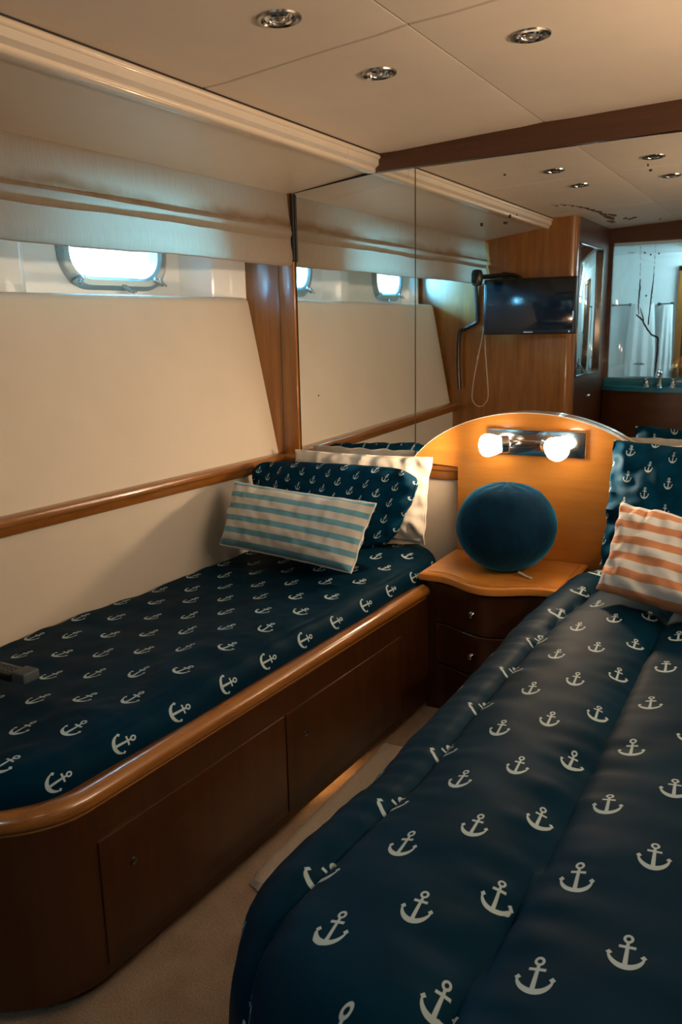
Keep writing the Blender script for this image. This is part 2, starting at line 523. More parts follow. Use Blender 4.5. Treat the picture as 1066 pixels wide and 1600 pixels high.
prof = []                                   # double-bead cornice
prof += [(-1.402, 1.922), (-1.402, 1.906)]
for k in range(9):
    a = PI / 2 - PI * k / 8
    prof.append((-1.402 + 0.009 * math.cos(a) , 1.897 + 0.009 * math.sin(a)))
for k in range(1, 8):
    t = k / 8; prof.append((-1.402 - 0.022 * t + 0.0 - 0.006 * math.sin(PI * t), 1.888 - 0.018 * t))
for k in range(9):
    a = PI / 2 - PI * k / 8
    prof.append((-1.424 + 0.011 * math.cos(a), 1.858 + 0.011 * math.sin(a)))
prof += [(-1.45, 1.847), (-1.45, 1.922)]
b = nb(); loft(b, [[(x - 0.004 * 0, y, z) for x, z in prof] for y in (YB, 2.842)])
o = struct(mesh_obj('trim_1', b, lacquer), 'glossy cream double-bead cornice along the edge of the ceiling', 'cornice')
b = nb(); box(b, -1.408, -1.396, YB, 2.842, 1.9045, 1.925)
mesh_obj('shadow_gap', b, black_gap, o)

# white hull skin with portholes
P1Y, P2Y, PZ = 2.28, 0.98, 1.585


def hull3d(y, z, w): return (XH(y) - w, y, z)


b = nb()
plate_holes(b, [(YB, 1.36), (2.95, 1.36), (2.95, 1.86), (YB, 1.86)],
            [rrect(P1Y, PZ, 0.40, 0.185, 0.085), rrect(P2Y, PZ, 0.40, 0.185, 0.085)], hull3d, 0.05)
wl = struct(mesh_obj('wall_left', b, white_gel), 'white hull side strip with oval portholes above the padded panel', 'wall')
# outer hull below the strip
b = nb()
hexa(b, [(-2.7, YB - 0.1, -0.05), (-2.7, YB - 0.1, 1.40), (-2.6, 2.95, -0.05), (-2.6, 2.95, 1.40), (-2.6, YB - 0.1, -0.05), (-2.6, YB - 0.1, 1.40), (-2.5, 2.95, -0.05), (-2.5, 2.95, 1.40)])
mesh_obj('outer_hull', b, white_gel, wl)
b = nb(); box(b, -2.62, -2.16, YB, 2.9, 1.34, 1.36)
mesh_obj('hull_shelf', b, white_gel, wl)
# ribs with splayed sides
for (ya, yb, sl, sr) in ((2.66, 2.80, 0.075, 0.0), (1.72, 1.84, 0.08, 0.08), (YB + 0.02, 0.64, 0.0, 0.08)):
    b = nb()
    prof = [(XH(ya - sl) - 0.02, ya - sl - 0.01), (XH(ya) + 0.075, ya + 0.005), (XH(ya) + 0.08, ya + 0.015), (XH(yb) + 0.08, yb - 0.012), (XH(yb) + 0.075, yb), (XH(yb + sr) - 0.02, yb + sr + 0.01)]
    if ya > 2.5:
        prof = [(XH(ya - sl) - 0.02, ya - sl - 0.01), (XH(ya) + 0.085, ya + 0.005), (XH(ya) + 0.095, ya + 0.015), (-2.002, 2.836), (-2.3, 2.836)]
    loft(b, [[(x, y, z) for x, y in prof] for z in (1.38, 1.84)])
    mesh_obj('rib', b, white_gel, wl)


def porthole(idx, yc, label):
    w = thing('window_%d' % idx, label, 'porthole', (XH(yc), yc, PZ), kind='structure')
    def at(y, z, off): return Vector((XH(y) + off, y, z))
    # frame ring
    b = nb()
    outer = rrect(yc, PZ, 0.485, 0.262, 0.118, 10); inner = rrect(yc, PZ, 0.392, 0.175, 0.082, 10)
    mid = rrect(yc, PZ, 0.455, 0.232, 0.108, 10); mid2 = rrect(yc, PZ, 0.415, 0.195, 0.090, 10)
    rings = [[at(u, v, d) for u, v in lp] for lp, d in ((inner, -0.03), (inner, 0.010), (mid2, 0.020), (mid, 0.020), (outer, 0.008), (outer, 0.0))]
    for k in range(len(rings[0])): pass
    rv = [[b.verts.new(p) for p in r] for r in rings]
    for a_, c_ in zip(rv[:-1], rv[1:]):
        for i in range(len(a_)):
            j = (i + 1) % len(a_); b.faces.new((a_[i], a_[j], c_[j], c_[i]))
    mesh_obj('frame', b, alu, w)
    b = nb()
    lp = rrect(yc, PZ, 0.398, 0.181, 0.084, 10)
    f = b.faces.new([b.verts.new(at(u, v, -0.012)) for u, v in lp])
    r = bmesh.ops.extrude_face_region(b, geom=[f])
    for v in [k for k in r['geom'] if isinstance(k, bmesh.types.BMVert)]: v.co.x -= 0.008
    mesh_obj('pane', b, glass_m, w)
    # corner clamps
    for sy in (-1, 1):
        cy, cz = yc + sy * 0.180, PZ - 0.098
        b = nb()
        p = at(cy, cz, 0.018)
        tube(b, [p + Vector((0.004, -0.022, 0.010 * sy)), p + Vector((0.010, 0.0, 0.0)), p + Vector((0.004, 0.022, -0.010 * sy))], [0.007, 0.010, 0.007], 8)
        lathe(b, [(0.004, 0), (0.011, 0.003), (0.011, 0.018), (0.006, 0.022)], p, (1, 0, 0.1), 10)
        tube(b, [p + Vector((0.02, 0, 0)), p + Vector((0.026, 0.018 * sy, -0.016))], 0.004, 6)
        mesh_obj('clamp', b, alu, w)
    b = nb()
    p = at(yc + 0.02, PZ - 0.118, 0.014)
    lathe(b, [(0.004, -0.014), (0.010, -0.01), (0.010, 0.01), (0.004, 0.014)], p, (0, 1, 0), 10)
    tube(b, [p + Vector((0.004, -0.004, 0)), p + Vector((0.018, 0.010, -0.016)), p + Vector((0.022, 0.030, -0.022))], [0.006, 0.005, 0.003], 6)
    tube(b, [p + Vector((0.004, 0.006, 0)), p + Vector((0.020, 0.018, -0.014)), p + Vector((0.024, 0.040, -0.018))], [0.004, 0.004, 0.003], 6)
    mesh_obj('latch', b, alu, w)


porthole(1, P1Y, 'oval aluminium porthole glowing white under the blind near the bed head')
porthole(2, P2Y, 'second oval porthole, nearer the television, seen only in the mirror')

# padded hull panel above the chair rail
b = nb()
NY, NZ = 40, 18
y0, y1, z0, z1 = YB + 0.03, 2.838, 0.805, 1.434


def panel_pt(y, z, off):
    k = (z - 0.81) / 0.624
    return Vector((XR(y) - 0.124 * k + off, y, z))


grid = []
for i in range(NY + 1):
    row = []
    for j in range(NZ + 1):
        y = y0 + (y1 - y0) * i / NY; z = z0 + (z1 - z0) * j / NZ
        dz = min(1, (z1 - z) / 0.022); dy = min(1, min(y - y0, y1 - y) / 0.015 + 0.0)
        e = 0.018 * (1 - math.sqrt(max(0, 1 - (1 - dz) ** 2))) + 0.012 * (1 - math.sqrt(max(0, 1 - (1 - dy) ** 2)))
        row.append(panel_pt(y, z, -e))
    grid.append(row)
zz = [z0 + (z1 - z0) * j / 16 for j in range(17)]
extra = [z1 - 0.022, z1 - 0.016, z1 - 0.010, z1 - 0.005, z1 - 0.002, z1]
zl = [z for z in zz if z < z1 - 0.03] + extra
yl = [y0, y0 + 0.004, y0 + 0.015] + [y0 + 0.1 + (y1 - y0 - 0.2) * i / 24 for i in range(25)] + [y1 - 0.015, y1 - 0.004, y1]
rv = []
for y in yl:
    row = []
    for z in zl:
        dz = min(1, (z1 - z) / 0.022); dy = min(1, min(y - y0, y1 - y) / 0.015)
        e = 0.02 * (1 - math.sqrt(max(0, 1 - (1 - dz) ** 2))) + 0.012 * (1 - math.sqrt(max(0, 1 - (1 - dy) ** 2)))
        row.append(b.verts.new(panel_pt(y, z, -e)))
    row.append(b.verts.new((XH(y) - 0.02, y, z1)))
    row.append(b.verts.new((XH(y) - 0.02, y, z0)))
    rv.append(row)
for a_, c_ in zip(rv[:-1], rv[1:]):
    for j in range(len(a_)):
        k = (j + 1) % len(a_); b.faces.new((a_[j], c_[j], c_[k], a_[k]))
b.faces.new(rv[0]); b.faces.new(rv[-1][::-1])
struct(mesh_obj('wall_left_panel', b, hull_vinyl), 'padded cream vinyl panel leaning outward along the hull', 'wall panel')

# lower hull wall
b = nb()
hexa(b, [(XR(YB) - 0.10, YB, 0), (XR(YB) - 0.10, YB, 0.79), (XR(2.9) - 0.1, 2.9, 0), (XR(2.9) - 0.1, 2.9, 0.79),
         (XR(YB) + 0.005, YB, 0), (XR(YB) + 0.005, YB, 0.79), (XR(2.9) + 0.005, 2.9, 0), (XR(2.9) + 0.005, 2.9, 0.79)])
struct(mesh_obj('wall_left_lower', b, hull_vinyl), 'cream vinyl lower wall between the bed and the wooden chair rail', 'wall')

# chair rails
RP = [(-0.03, 0.812), (0.0, 0.8125), (0.030, 0.8125), (0.038, 0.809), (0.042, 0.801), (0.041, 0.792), (0.034, 0.786), (0.032, 0.780), (0.030, 0.768), (0.025, 0.758), (0.018, 0.755), (-0.03, 0.755)]
b = nb(); loft(b, [[(XR(y) + dx, y, z) for dx, z in RP] for y in (YB, 2.84)])
struct(mesh_obj('trim_2', b, cherry_y), 'long varnished cherry chair rail along the hull wall above the left bed', 'chair rail')
b = nb(); loft(b, [[(x, YM - dx * 0.75, z + 0.0) for dx, z in RP] for x in (-1.86, -1.082)])
struct(mesh_obj('trim_3', b, cherry_x), 'short cherry rail under the mirror between hull and headboard', 'chair rail')
b = nb(); loft(b, [[(x, YM - dx * 0.75, z + 0.0) for dx, z in RP] for x in (-0.535, 0.5)])
struct(mesh_obj('trim_4', b, cherry_x), 'cherry rail under the mirror right of the headboard', 'chair rail')

# front wall (bed-head end)
b = nb(); box(b, -2.16, 0.7, YM + 0.006, YM + 0.08, 0.0, 2.0)
wf = struct(mesh_obj('wall_front', b, black_gap), 'bed-head end wall carrying the mirror', 'wall')
b = nb(); box(b, -1.875, -1.05, YM - 0.006, YM + 0.006, 0.0, 0.80)
mesh_obj('vinyl_panel', b, hull_vinyl, wf)
b = nb(); box(b, -1.05, 0.6, YM - 0.006, YM + 0.006, 0.0, 0.80)
mesh_obj('vinyl_panel', b, hull_vinyl, wf)
# wood panel left of the mirror + its trim strip
b = nb(); box(b, -2.15, -1.8435, YM - 0.008, YM + 0.006, 0.78, 1.86, 0.001)
struct(mesh_obj('wall_front_wood', b, cherry), 'tall cherry panel between hull panel and mirror', 'wall panel')
b = nb(); box(b, -1.8415, -1.771, YM - 0.012, YM + 0.006, 0.78, 1.812, 0.004, 3)
struct(mesh_obj('trim_5', b, cherry), 'narrow glossy cherry strip along the left edge of the mirror', 'trim')
b = nb(); box(b, -1.778, -1.766, YM - 0.016, YM - 0.002, 1.56, 1.806, 0.002)
struct(mesh_obj('trim_6', b, black_gap), 'dark gap strip between blind end and mirror', 'trim')
# white cord cleat by the blind end


# beam above the mirror following the camber
b = nb(); rings = []


def ZBM(x):
    t = (x + 1.41) / 1.0
    return 1.848 + 0.018 * min(t, 1.0) - 0.004 * max(0, t - 1.0)


for x in [-1.41 + (2.0) * i / 20 for i in range(21)]:
    rings.append([(x, YM - 0.014, ZBM(x)), (x, YM - 0.014, ZC(x) + 0.01), (x, YM + 0.01, ZC(x) + 0.01), (x, YM + 0.01, ZBM(x))])
loft(b, rings)
struct(mesh_obj('trim_7', b, dark_wood), 'dark wooden beam curving along the top of the mirror', 'beam')

# mirror ------------------------------------------------------------
mir = thing('wall_mirror', 'large frameless wall mirror above the headboard, split by a vertical joint, spotted with dark tarnish', 'mirror', (-0.8, YM, 0.82))


def zs(x): return 1.808 + (1.848 - 1.808) * (x + 1.773) / (1.773 - 1.412)


def mirror_pane(xa, xb, topf, nseg):
    b = nb()
    xsr = [xa + (xb - xa) * i / nseg for i in range(nseg + 1)]
    loop = [(x, topf(x)) for x in xsr] + [(xb, 0.81), (xa, 0.81)]
    fv = [b.verts.new((x, YM, z)) for x, z in loop]; bv = [b.verts.new((x, YM + 0.005, z)) for x, z in loop]
    f = b.faces.new(fv); b.faces.new(bv[::-1])
    for i in range(len(fv)):
        j = (i + 1) % len(fv)
        g_ = b.faces.new((fv[i], bv[i], bv[j], fv[j])); g_.material_index = 1
    return mesh_obj('mirror_pane', b, [mirror_m, mirror_edge], mir, smooth=False)


def top1(x): return min(zs(x), 1.852)
mirror_pane(-1.7655, -1.2675, top1, 12)
p2 = mirror_pane(-1.2625, 0.55, lambda x: 1.862, 4)
b = nb(); box(b, -1.2665, -1.2635, YM - 0.0015, YM + 0.002, 0.81, 1.85)
mesh_obj('pane_joint', b, chrome_dark, mir)

# tarnish spots (thin flakes on the glass)


def blob(bm, x, z, rx, rz, seedv, rot=0.0, y=YM - 0.0012, th=0.0008):
    n_ = 12; lp = []
    for k in range(n_):
        a = 2 * PI * k / n_
        r = 1 + 0.45 * noise.noise(Vector((math.cos(a) * 1.5 + seedv, math.sin(a) * 1.5, seedv)))
        u = rx * r * math.cos(a); v = rz * r * math.sin(a)
        lp.append((x + u * math.cos(rot) - v * math.sin(rot), z + u * math.sin(rot) + v * math.cos(rot)))
    vs = [bm.verts.new((u, y, v)) for u, v in lp]; v2 = [bm.verts.new((u, y + th, v)) for u, v in lp]
    bm.faces.new(vs); bm.faces.new(v2[::-1])
    for i in range(n_):
        j = (i + 1) % n_; bm.faces.new((vs[i], v2[i], v2[j], vs[j]))


def px_mirror(px, py):
    """point on the mirror plane seen at a photo pixel (authoring aid)"""
    d = [sum(CR[r][k] * v for k, v in enumerate((px - 533.0, py - 800.0, 1300.0))) for r in range(3)]
    t = YM / d[1]
    return d[0] * t, 1.32 + d[2] * t


for (px, py, rx, rz) in ((789, 273, 2, 1.6), (753, 351, 2.5, 3), (790, 348, 3.5, 2.4), (797, 338, 2.4, 2.4), (1013, 258, 1.3, 2.0), (1017, 266, 2.6, 1.5), (808, 336, 1, 1), (498, 618, 1, 1.4), (1032, 342, 1.4, 1.0)):
    x, z = px_mirror(px, py); b = nb(); s_ = 0.0022
    blob(b, x, z, rx * s_, rz * s_, px * 0.37)
    mesh_obj('tarnish_spot', b, tarnish_m, mir)
pts = [(868, 321, .5), (880, 320, .7), (893, 321, .8), (905, 323, 1.1), (915, 325, 1.4), (925, 328, 1.9), (935, 331, 2.2), (943, 335, 2.8), (949, 339, 3.4), (955, 341, 3.0), (954, 346, 2.6), (957, 336, 2.2)]
b = nb()
for i, (px, py, r_) in enumerate(pts):
    x, z = px_mirror(px, py); blob(b, x, z, 0.014, r_ * 0.0012, i * 1.7, -0.22)
    blob(b, x + 0.006, z - 0.002, 0.005, r_ * 0.0014, i * 2.9, 0.5, y=YM - 0.0022)
mesh_obj('tarnish_streak', b, tarnish_m, mir)['kind'] = 'stuff'
b = nb()
for i, (px, py) in enumerate([(978, 341), (985, 342), (992, 340)]):
    x, z = px_mirror(px, py); blob(b, x, z, 0.009, 0.0022, i * 1.3, 0.1)
mesh_obj('tarnish_spot', b, tarnish_m, mir)

# aft bulkhead, passage walls --------------------------------------
b = nb(); box(b, -2.36, -1.30, YB - 0.05, YB, 0.0, 1.96)
wb = struct(mesh_obj('wall_back', b, cherry), 'cherry wood bulkhead behind the television, seen in the mirror', 'wall')
b = nb()
prof = [(-1.30, YB)]
for k in range(9):
    a = PI / 2 - PI / 2 * k / 8
    prof.append((-1.295 + 0.045 * math.cos(a), YB - 0.045 + 0.045 * math.sin(a)))
prof += [(-1.25, YB - 0.08), (-1.30, YB - 0.08)]
loft(b, [[(x, y, z) for x, y in prof] for z in (0, 1.96)])
mesh_obj('corner_post', b, cherry, wb)
# passage side wall running aft
b = nb(); box(b, -1.30, -1.252, -0.36, YB - 0.08, 0.0, 1.96)
ws = struct(mesh_obj('wall_passage', b, dark_wood), 'dark wood side wall of the passage behind the bulkhead', 'wall')
b = nb(); box(b, -1.254, -1.249, -0.15, 0.47, 0.985, 1.76, 0.001)
mc = mesh_obj('mirror_cabinet', b, mirror_m); tag(mc, 'tall narrow mirrored cabinet door beside the vanity, seen in the wall mirror', 'cabinet')
for (yy0, yy1, zz0, zz1) in ((0.47, 0.482, 0.975, 1.77), (-0.162, -0.15, 0.975, 1.77), (-0.162, 0.482, 0.973, 0.985), (-0.162, 0.482, 1.76, 1.772)):
    b = nb(); box(b, -1.254, -1.245, yy0, yy1, zz0, zz1, 0.001); mesh_obj('frame_strip', b, chrome_dark, mc)
b = nb()
for dy in (-0.018, 0.018): lathe(b, [(0.010, 0), (0.010, 0.004), (0.006, 0.007), (0.002, 0.012)], (-1.2525, 0.10 + dy, 0.834), (1, 0, 0), 12)
o = mesh_obj('cupboard_latch', b, chrome); tag(o, 'small chrome push latch under the narrow cabinet mirror', 'latch')

# vanity wall with opening
b = nb()
def v3(u, v, w): return (u, -0.36 - w, v)
plate_holes(b, [(-1.30, 0.0), (0.75, 0.0), (0.75, 1.98), (-1.30, 1.98)], [[(-1.225, 0.90), (-0.50, 0.90), (-0.50, 1.82), (-1.225, 1.82)]], v3, 0.03)
struct(mesh_obj('wall_vanity', b, dark_wood), 'dark wood wall around the wide vanity mirror', 'wall')
van = thing('vanity_unit', 'curved dark wood vanity with glossy blue counter, seen far back in the wall mirror', 'vanity', (-0.85, -0.33, 0.0))
lp = [(-1.245, -0.358), (-0.35, -0.358)]
fr = []
for k in range(17):
    t = k / 16; fr.append((-0.35 - 0.895 * t, -0.29 + 0.14 * math.sin(PI * t) ** 0.7))
loop = lp + fr
b = nb(); loft(b, [[(x, y, z) for x, y in loop] for z in (0.842, 0.846, 0.868, 0.872)])
mesh_obj('counter', b, teal_solid, van)
b = nb(); box(b, -1.243, -0.36, -0.357, -0.345, 0.871, 0.925, 0.002); mesh_obj('backsplash', b, teal_solid, van)
b = nb(); loft(b, [[(x, y - 0.02 if y > -0.35 else y, z) for x, y in loop] for z in (0.0, 0.842)])
mesh_obj('cabinet_body', b, dark_wood, van)


def tap_handle(x, y):
    b = nb(); z = 0.872
    lathe(b, [(0.020, 0), (0.020, 0.004), (0.013, 0.012), (0.010, 0.035), (0.014, 0.040), (0.006, 0.052)], (x, y, z), (0, 0, 1), 12)
    for a in range(4):
        dx, dy = math.cos(a * PI / 2 + .6), math.sin(a * PI / 2 + .6)
        tube(b, [(x, y, z + 0.043), (x + dx * 0.022, y + dy * 0.022, z + 0.043)], 0.005, 6)
    return b


tp = thing('basin_tap', 'chrome tap with arched spout between two cross handles on the blue counter', 'tap', (-0.87, -0.32, 0.872))
b = nb(); lathe(b, [(0.02, 0), (0.02, 0.005), (0.013, 0.012), (0.012, 0.06), (0.015, 0.09), (0.004, 0.10)], (-0.87, -0.315, 0.872), (0, 0, 1), 12)
tube(b, smooth_path([(-0.87, -0.315, 0.94), (-0.87, -0.28, 0.975), (-0.87, -0.235, 0.965), (-0.87, -0.225, 0.945)], 5), 0.009, 8)
mesh_obj('spout', b, chrome, tp)
for x in (-0.955, -0.785): mesh_obj('handle', tap_handle(x, -0.315), chrome, tp)
vm = thing('vanity_mirror', 'wide vanity glass with chain-like dark tarnish streaks, showing white towels', 'mirror', (-0.86, -0.37, 0.9))
b = nb(); box(b, -1.225, -0.50, -0.372, -0.368, 0.90, 1.82); mesh_obj('pane', b, glass_m, vm)
random.seed(11)
b = nb(); YT = -0.366


def px_v(px, py):
    d = [sum(CR[r][k] * v for k, v in enumerate((px - 533.0, py - 800.0, 1300.0))) for r in range(3)]
    t = (2 * YM - YT) / d[1]
    return d[0] * t, 1.32 + d[2] * t


def streak(bm, pl, w, dens=1.0):
    for (a, c, wa, wc) in [(pl[i], pl[i + 1], w[i], w[i + 1]) for i in range(len(pl) - 1)]:
        L = math.hypot(c[0] - a[0], c[1] - a[1]); n_ = max(2, int(L / 1.6 * dens))
        for k in range(n_):
            t = k / n_; ww = wa + (wc - wa) * t
            if ww < 0.9 and random.random() < 0.45: continue
            x, z = px_v(a[0] + (c[0] - a[0]) * t + random.uniform(-.4, .4), a[1] + (c[1] - a[1]) * t)
            blob(bm, x, z, ww * 0.0036, 0.0062, random.random() * 9, 0.0, y=YT - random.random() * 0.0012, th=0.0006)


streak(b, [(1001, 385), (1001, 430), (1000, 452), (998, 475), (998, 492)], [0.25, 0.5, 1.7, 1.2, 0.9])
streak(b, [(1025, 380), (1022, 430), (1019, 455), (1015, 490), (1013, 508)], [0.25, 0.6, 1.5, 0.9, 1.5])
streak(b, [(995, 492), (1004, 500), (1010, 512), (1018, 523), (1028, 527)], [0.9, 1.4, 1.6, 1.3, 1.5], 1.6)
streak(b, [(1028, 527), (1028, 545), (1026, 565), (1024, 583)], [2.0, 1.6, 1.5, 0.9], 1.4)
streak(b, [(1000, 480), (1004, 492), (1006, 502)], [0.4, 1.0, 1.5])
mesh_obj('tarnish_streak', b, tarnish_m, vm)['kind'] = 'stuff'
for px, py in ((1030, 396), (1010, 462), (1017, 398), (1008, 395)):
    b = nb(); x, z = px_v(px, py); blob(b, x, z, 0.006, 0.006, px, 0, y=YT, th=0.0006); mesh_obj('tarnish_spot', b, tarnish_m, vm)

# bathroom beyond the glass
b = nb(); box(b, -1.62, -0.30, -1.30, -1.25, 0.0, 1.98); struct(mesh_obj('wall_bathroom_back', b, bath_white), 'pale bathroom wall with towel rings seen past the vanity', 'wall')
b = nb(); box(b, -1.62, -1.58, -1.25, -0.39, 0.0, 1.98); struct(mesh_obj('wall_bathroom_left', b, bath_white), 'pale bathroom side wall', 'wall')
b = nb(); box(b, -0.36, -0.32, -1.25, -0.39, 0.0, 1.98); struct(mesh_obj('wall_bathroom_right', b, bath_white), 'pale bathroom wall on the far right of the vanity glass', 'wall')
b = nb(); box(b, -1.62, -0.32, -1.25, -0.39, 1.80, 1.83); struct(mesh_obj('ceiling_bathroom', b, bath_white), 'pale bathroom ceiling', 'ceiling')
b = nb(); box(b, -1.62, -1.28, -0.39, -0.36, 0.0, 1.98); struct(mesh_obj('wall_bathroom_front', b, bath_white), 'pale partition beside the vanity opening', 'wall')
for i, (x, lab) in enumerate(((-1.40, 'left chrome downlight glinting in the bathroom ceiling'), (-1.22, 'right chrome downlight glinting in the bathroom ceiling'))):
    b = nb(); lathe(b, [(0.03, 0), (0.034, -0.004), (0.026, -0.008), (0.012, -0.004)], (x, -1.0, 1.80), (0, 0, 1), 16)
    tag(mesh_obj('bathroom_downlight', b, chrome), lab, 'light')


def towel(x0, x1, zt, zb, y, label, emb):
    t = thing('hand_towel', label, 'towel', ((x0 + x1) / 2, y, zt))
    b = nb(); nx, nz = 14, 20; th = 0.022
    for s in (1, -1):
        rows = []
        for j in range(nz + 1):
            v = j / nz; w = 0.75 + 0.25 * min(1, v * 1.6)
            row = []
            for i in range(nx + 1):
                u = i / nx - 0.5
                x = (x0 + x1) / 2 + u * (x1 - x0) * w
                yy = y + s * th * (1 - (2 * u) ** 4) * (0.6 + 0.4 * v) + 0.010 * math.sin(u * 18) * v
                row.append(b.verts.new((x, yy, zt - (zt - zb) * v)))
            rows.append(row)
        for r0, r1 in zip(rows[:-1], rows[1:]):
            for i in range(nx): b.faces.new((r0[i], r0[i + 1], r1[i + 1], r1[i]))
    bmesh.ops.remove_doubles(b, verts=b.verts, dist=1e-4)
    mesh_obj('towel_cloth', b, towel_m, t)
    if emb:
        for k in range(7):
            cx = (x0 + x1) / 2 - 0.035 + k * 0.012
            b = nb(); box(b, cx - 0.004, cx + 0.004, y + 0.028, y + 0.031, zb + 0.09, zb + 0.10 + 0.003 * (k % 3), 0.0005)
            mesh_obj('embroidery', b, ink, t)
    return t


towel(-1.27, -1.045, 1.43, 0.88, -1.20, 'white hand towel with small grey embroidery hanging in the middle of the bathroom wall', True)
towel(-1.035, -0.925, 1.42, 0.80, -1.20, 'narrow grey-white towel hanging beside the bathroom door frame', False)
for (x0, x1, lab) in ((-1.40, -1.24, 'left chrome towel ring rail on the bathroom wall'), (-1.05, -0.935, 'right chrome towel ring rail above the narrow towel')):
    b = nb(); tube(b, [(x0, -1.205, 1.425), (x1, -1.205, 1.425)], 0.006, 8)
    for x in (x0 + 0.012, x1 - 0.012): tube(b, [(x, -1.25, 1.425), (x, -1.20, 1.425)], 0.012, 8)
    tag(mesh_obj('towel_rail', b, chrome_dark), lab, 'towel rail')
dr = thing('door_1', 'brown wooden bathroom door frame at the right of the vanity glass', 'door', (-0.80, -1.24, 0), kind='structure')
for (x0, x1, z0_, z1_) in ((-0.915, -0.87, 0.0, 1.70), (-0.60, -0.56, 0.0, 1.70), (-0.915, -0.56, 1.66, 1.70)):
    b = nb(); box(b, x0, x1, -1.25, -1.22, z0_, z1_, 0.004); mesh_obj('frame_post', b, cherry, dr)
b = nb(); box(b, -0.872, -0.598, -1.245, -1.235, 0.0, 1.665, 0.001); mesh_obj('door_leaf', b, dark_wood, dr)
b = nb(); lathe(b, [(0.02, 0), (0.022, 0.006), (0.012, 0.012), (0.012, 0.03), (0.024, 0.04), (0.028, 0.055), (0.02, 0.07), (0.004, 0.075)], (-0.892, -1.222, 0.95), (0, 1, 0), 16)
mesh_obj('glint_knob', b, brass_m, dr)  # added brass knob stands in for a golden reflection on the post

# starboard side
b = nb(); box(b, 0.70, 0.76, -1.6, 3.0, 0.0, 2.0)
struct(mesh_obj('wall_right', b, hull_vinyl), 'cream wall on the unseen right side of the cabin', 'wall')
b = nb(); box(b, -0.32, 0.75, -1.6, -1.55, 0, 2.0)
struct(mesh_obj('wall_passage_end', b, dark_wood), 'dark wood end wall of the passage behind the camera', 'wall')

# ------------------------------------------------------------------ roman blind
BY0, BY1 = YB + 0.012, 2.838
bl = thing('roman_blind', 'beige roman blind with stacked folds and brown water stains, hanging over the portholes', 'blind', (-1.80, 1.7, 1.80))


def blind_sheet(name, prof, mat_=blind_m, yr=(BY0, BY1), amp=0.004, seed=0.0, th=0.002, parent=bl):
    """prof: list of (xoff, z, vcoord)"""
    b = nb(); uvl = b.loops.layers.uv.new('UVMap')
    ny = 90; rows = []
    for i in range(ny + 1):
        y = yr[0] + (yr[1] - yr[0]) * i / ny
        row = []
        for (xo, z, v) in prof:
            k = min(1, (1.80 - z) * 8)
            wv = amp * k * noise.noise(Vector((y * 4 + seed, z * 9, seed)))
            sag = 0.0025 * k * math.sin(y * 6.5 + seed * 3) + 0.002 * k * noise.noise(Vector((y * 10, seed, 3)))
            row.append((b.verts.new((-1.790 - 0.012 * (YM - y) * 0.5 + xo + wv, y, z + sag)), y, v))
        rows.append(row)
    for r0, r1 in zip(rows[:-1], rows[1:]):
        for j in range(len(prof) - 1):
            q_ = [r0[j], r0[j + 1], r1[j + 1], r1[j]]
            f = b.faces.new([k[0] for k in q_])
            for lp_, k in zip(f.loops, q_): lp_[uvl].uv = (k[1], k[2])
    r = bmesh.ops.solidify(b, geom=b.faces[:], thickness=th)
    return mesh_obj(name, b, mat_, parent)


def arcprof(z0_, z1_, depth, x0_, v0, v1, n_=10, p=1.0):
    out = []
    for k in range(n_ + 1):
        t = k / n_
        out.append((x0_ + depth * math.sin(PI * t ** p), z0_ + (z1_ - z0_) * t, v0 + (v1 - v0) * t))
    return out


blind_sheet('upper_sheet', [(0.0, 1.806, 0.0), (0.002, 1.77, 0.04), (0.006, 1.73, 0.085), (0.012, 1.70, 0.115), (0.018, 1.684, 0.135), (0.016, 1.678, 0.14), (0.004, 1.682, 0.15)], seed=1.0)
blind_sheet('fold', arcprof(1.692, 1.642, 0.010, 0.008, 0.15, 0.20, p=1.3) + [(0.0, 1.65, 0.21)], seed=2.3)
blind_sheet('fold', [(0.002, 1.66, 0.20), (0.008, 1.635, 0.23), (0.016, 1.60, 0.27), (0.019, 1.575, 0.30), (0.014, 1.553, 0.32), (0.006, 1.545, 0.33), (-0.002, 1.549, 0.335)], seed=4.1, amp=0.007)
0 and blind_sheet('back_sheet', [(-0.012, 1.805, 0.0), (-0.012, 1.70, 0.1), (-0.012, 1.56, 0.25)], seed=6.1)
b = nb(); box(b, -1.85, -1.812, BY0, BY1 - 0.02, 1.792, 1.806, 0.002); mesh_obj('headrail', b, white_gel, bl)
b = nb(); lathe(b, [(0.001, -0.030), (0.008, -0.026), (0.012, 0.0), (0.008, 0.026), (0.001, 0.030)], (-1.786, 2.826, 1.588), (0, 0, 1), 12)
mesh_obj('cord_weight', b, piping_m, bl)
b = nb()
tube(b, smooth_path([(-1.772, 0.63, 1.66), (-1.772, 0.63, 1.56), (-1.785, 0.625, 1.30), (-1.835, 0.62, 1.05), (-1.860, 0.62, 0.875), (-1.845, 0.62, 0.815), (-1.807, 0.62, 0.795), (-1.772, 0.62, 0.815), (-1.753, 0.62, 0.87), (-1.768, 0.62, 1.05), (-1.782, 0.615, 1.23), (-1.775, 0.61, 1.56)], 6), 0.0028, 6)
lathe(b, [(0.001, -0.012), (0.005, -0.008), (0.005, 0.008), (0.001, 0.012)], (-1.826, 0.62, 1.10), (0.1, 0, 1), 8)
mesh_obj('pull_cord', b, cord_m, bl)

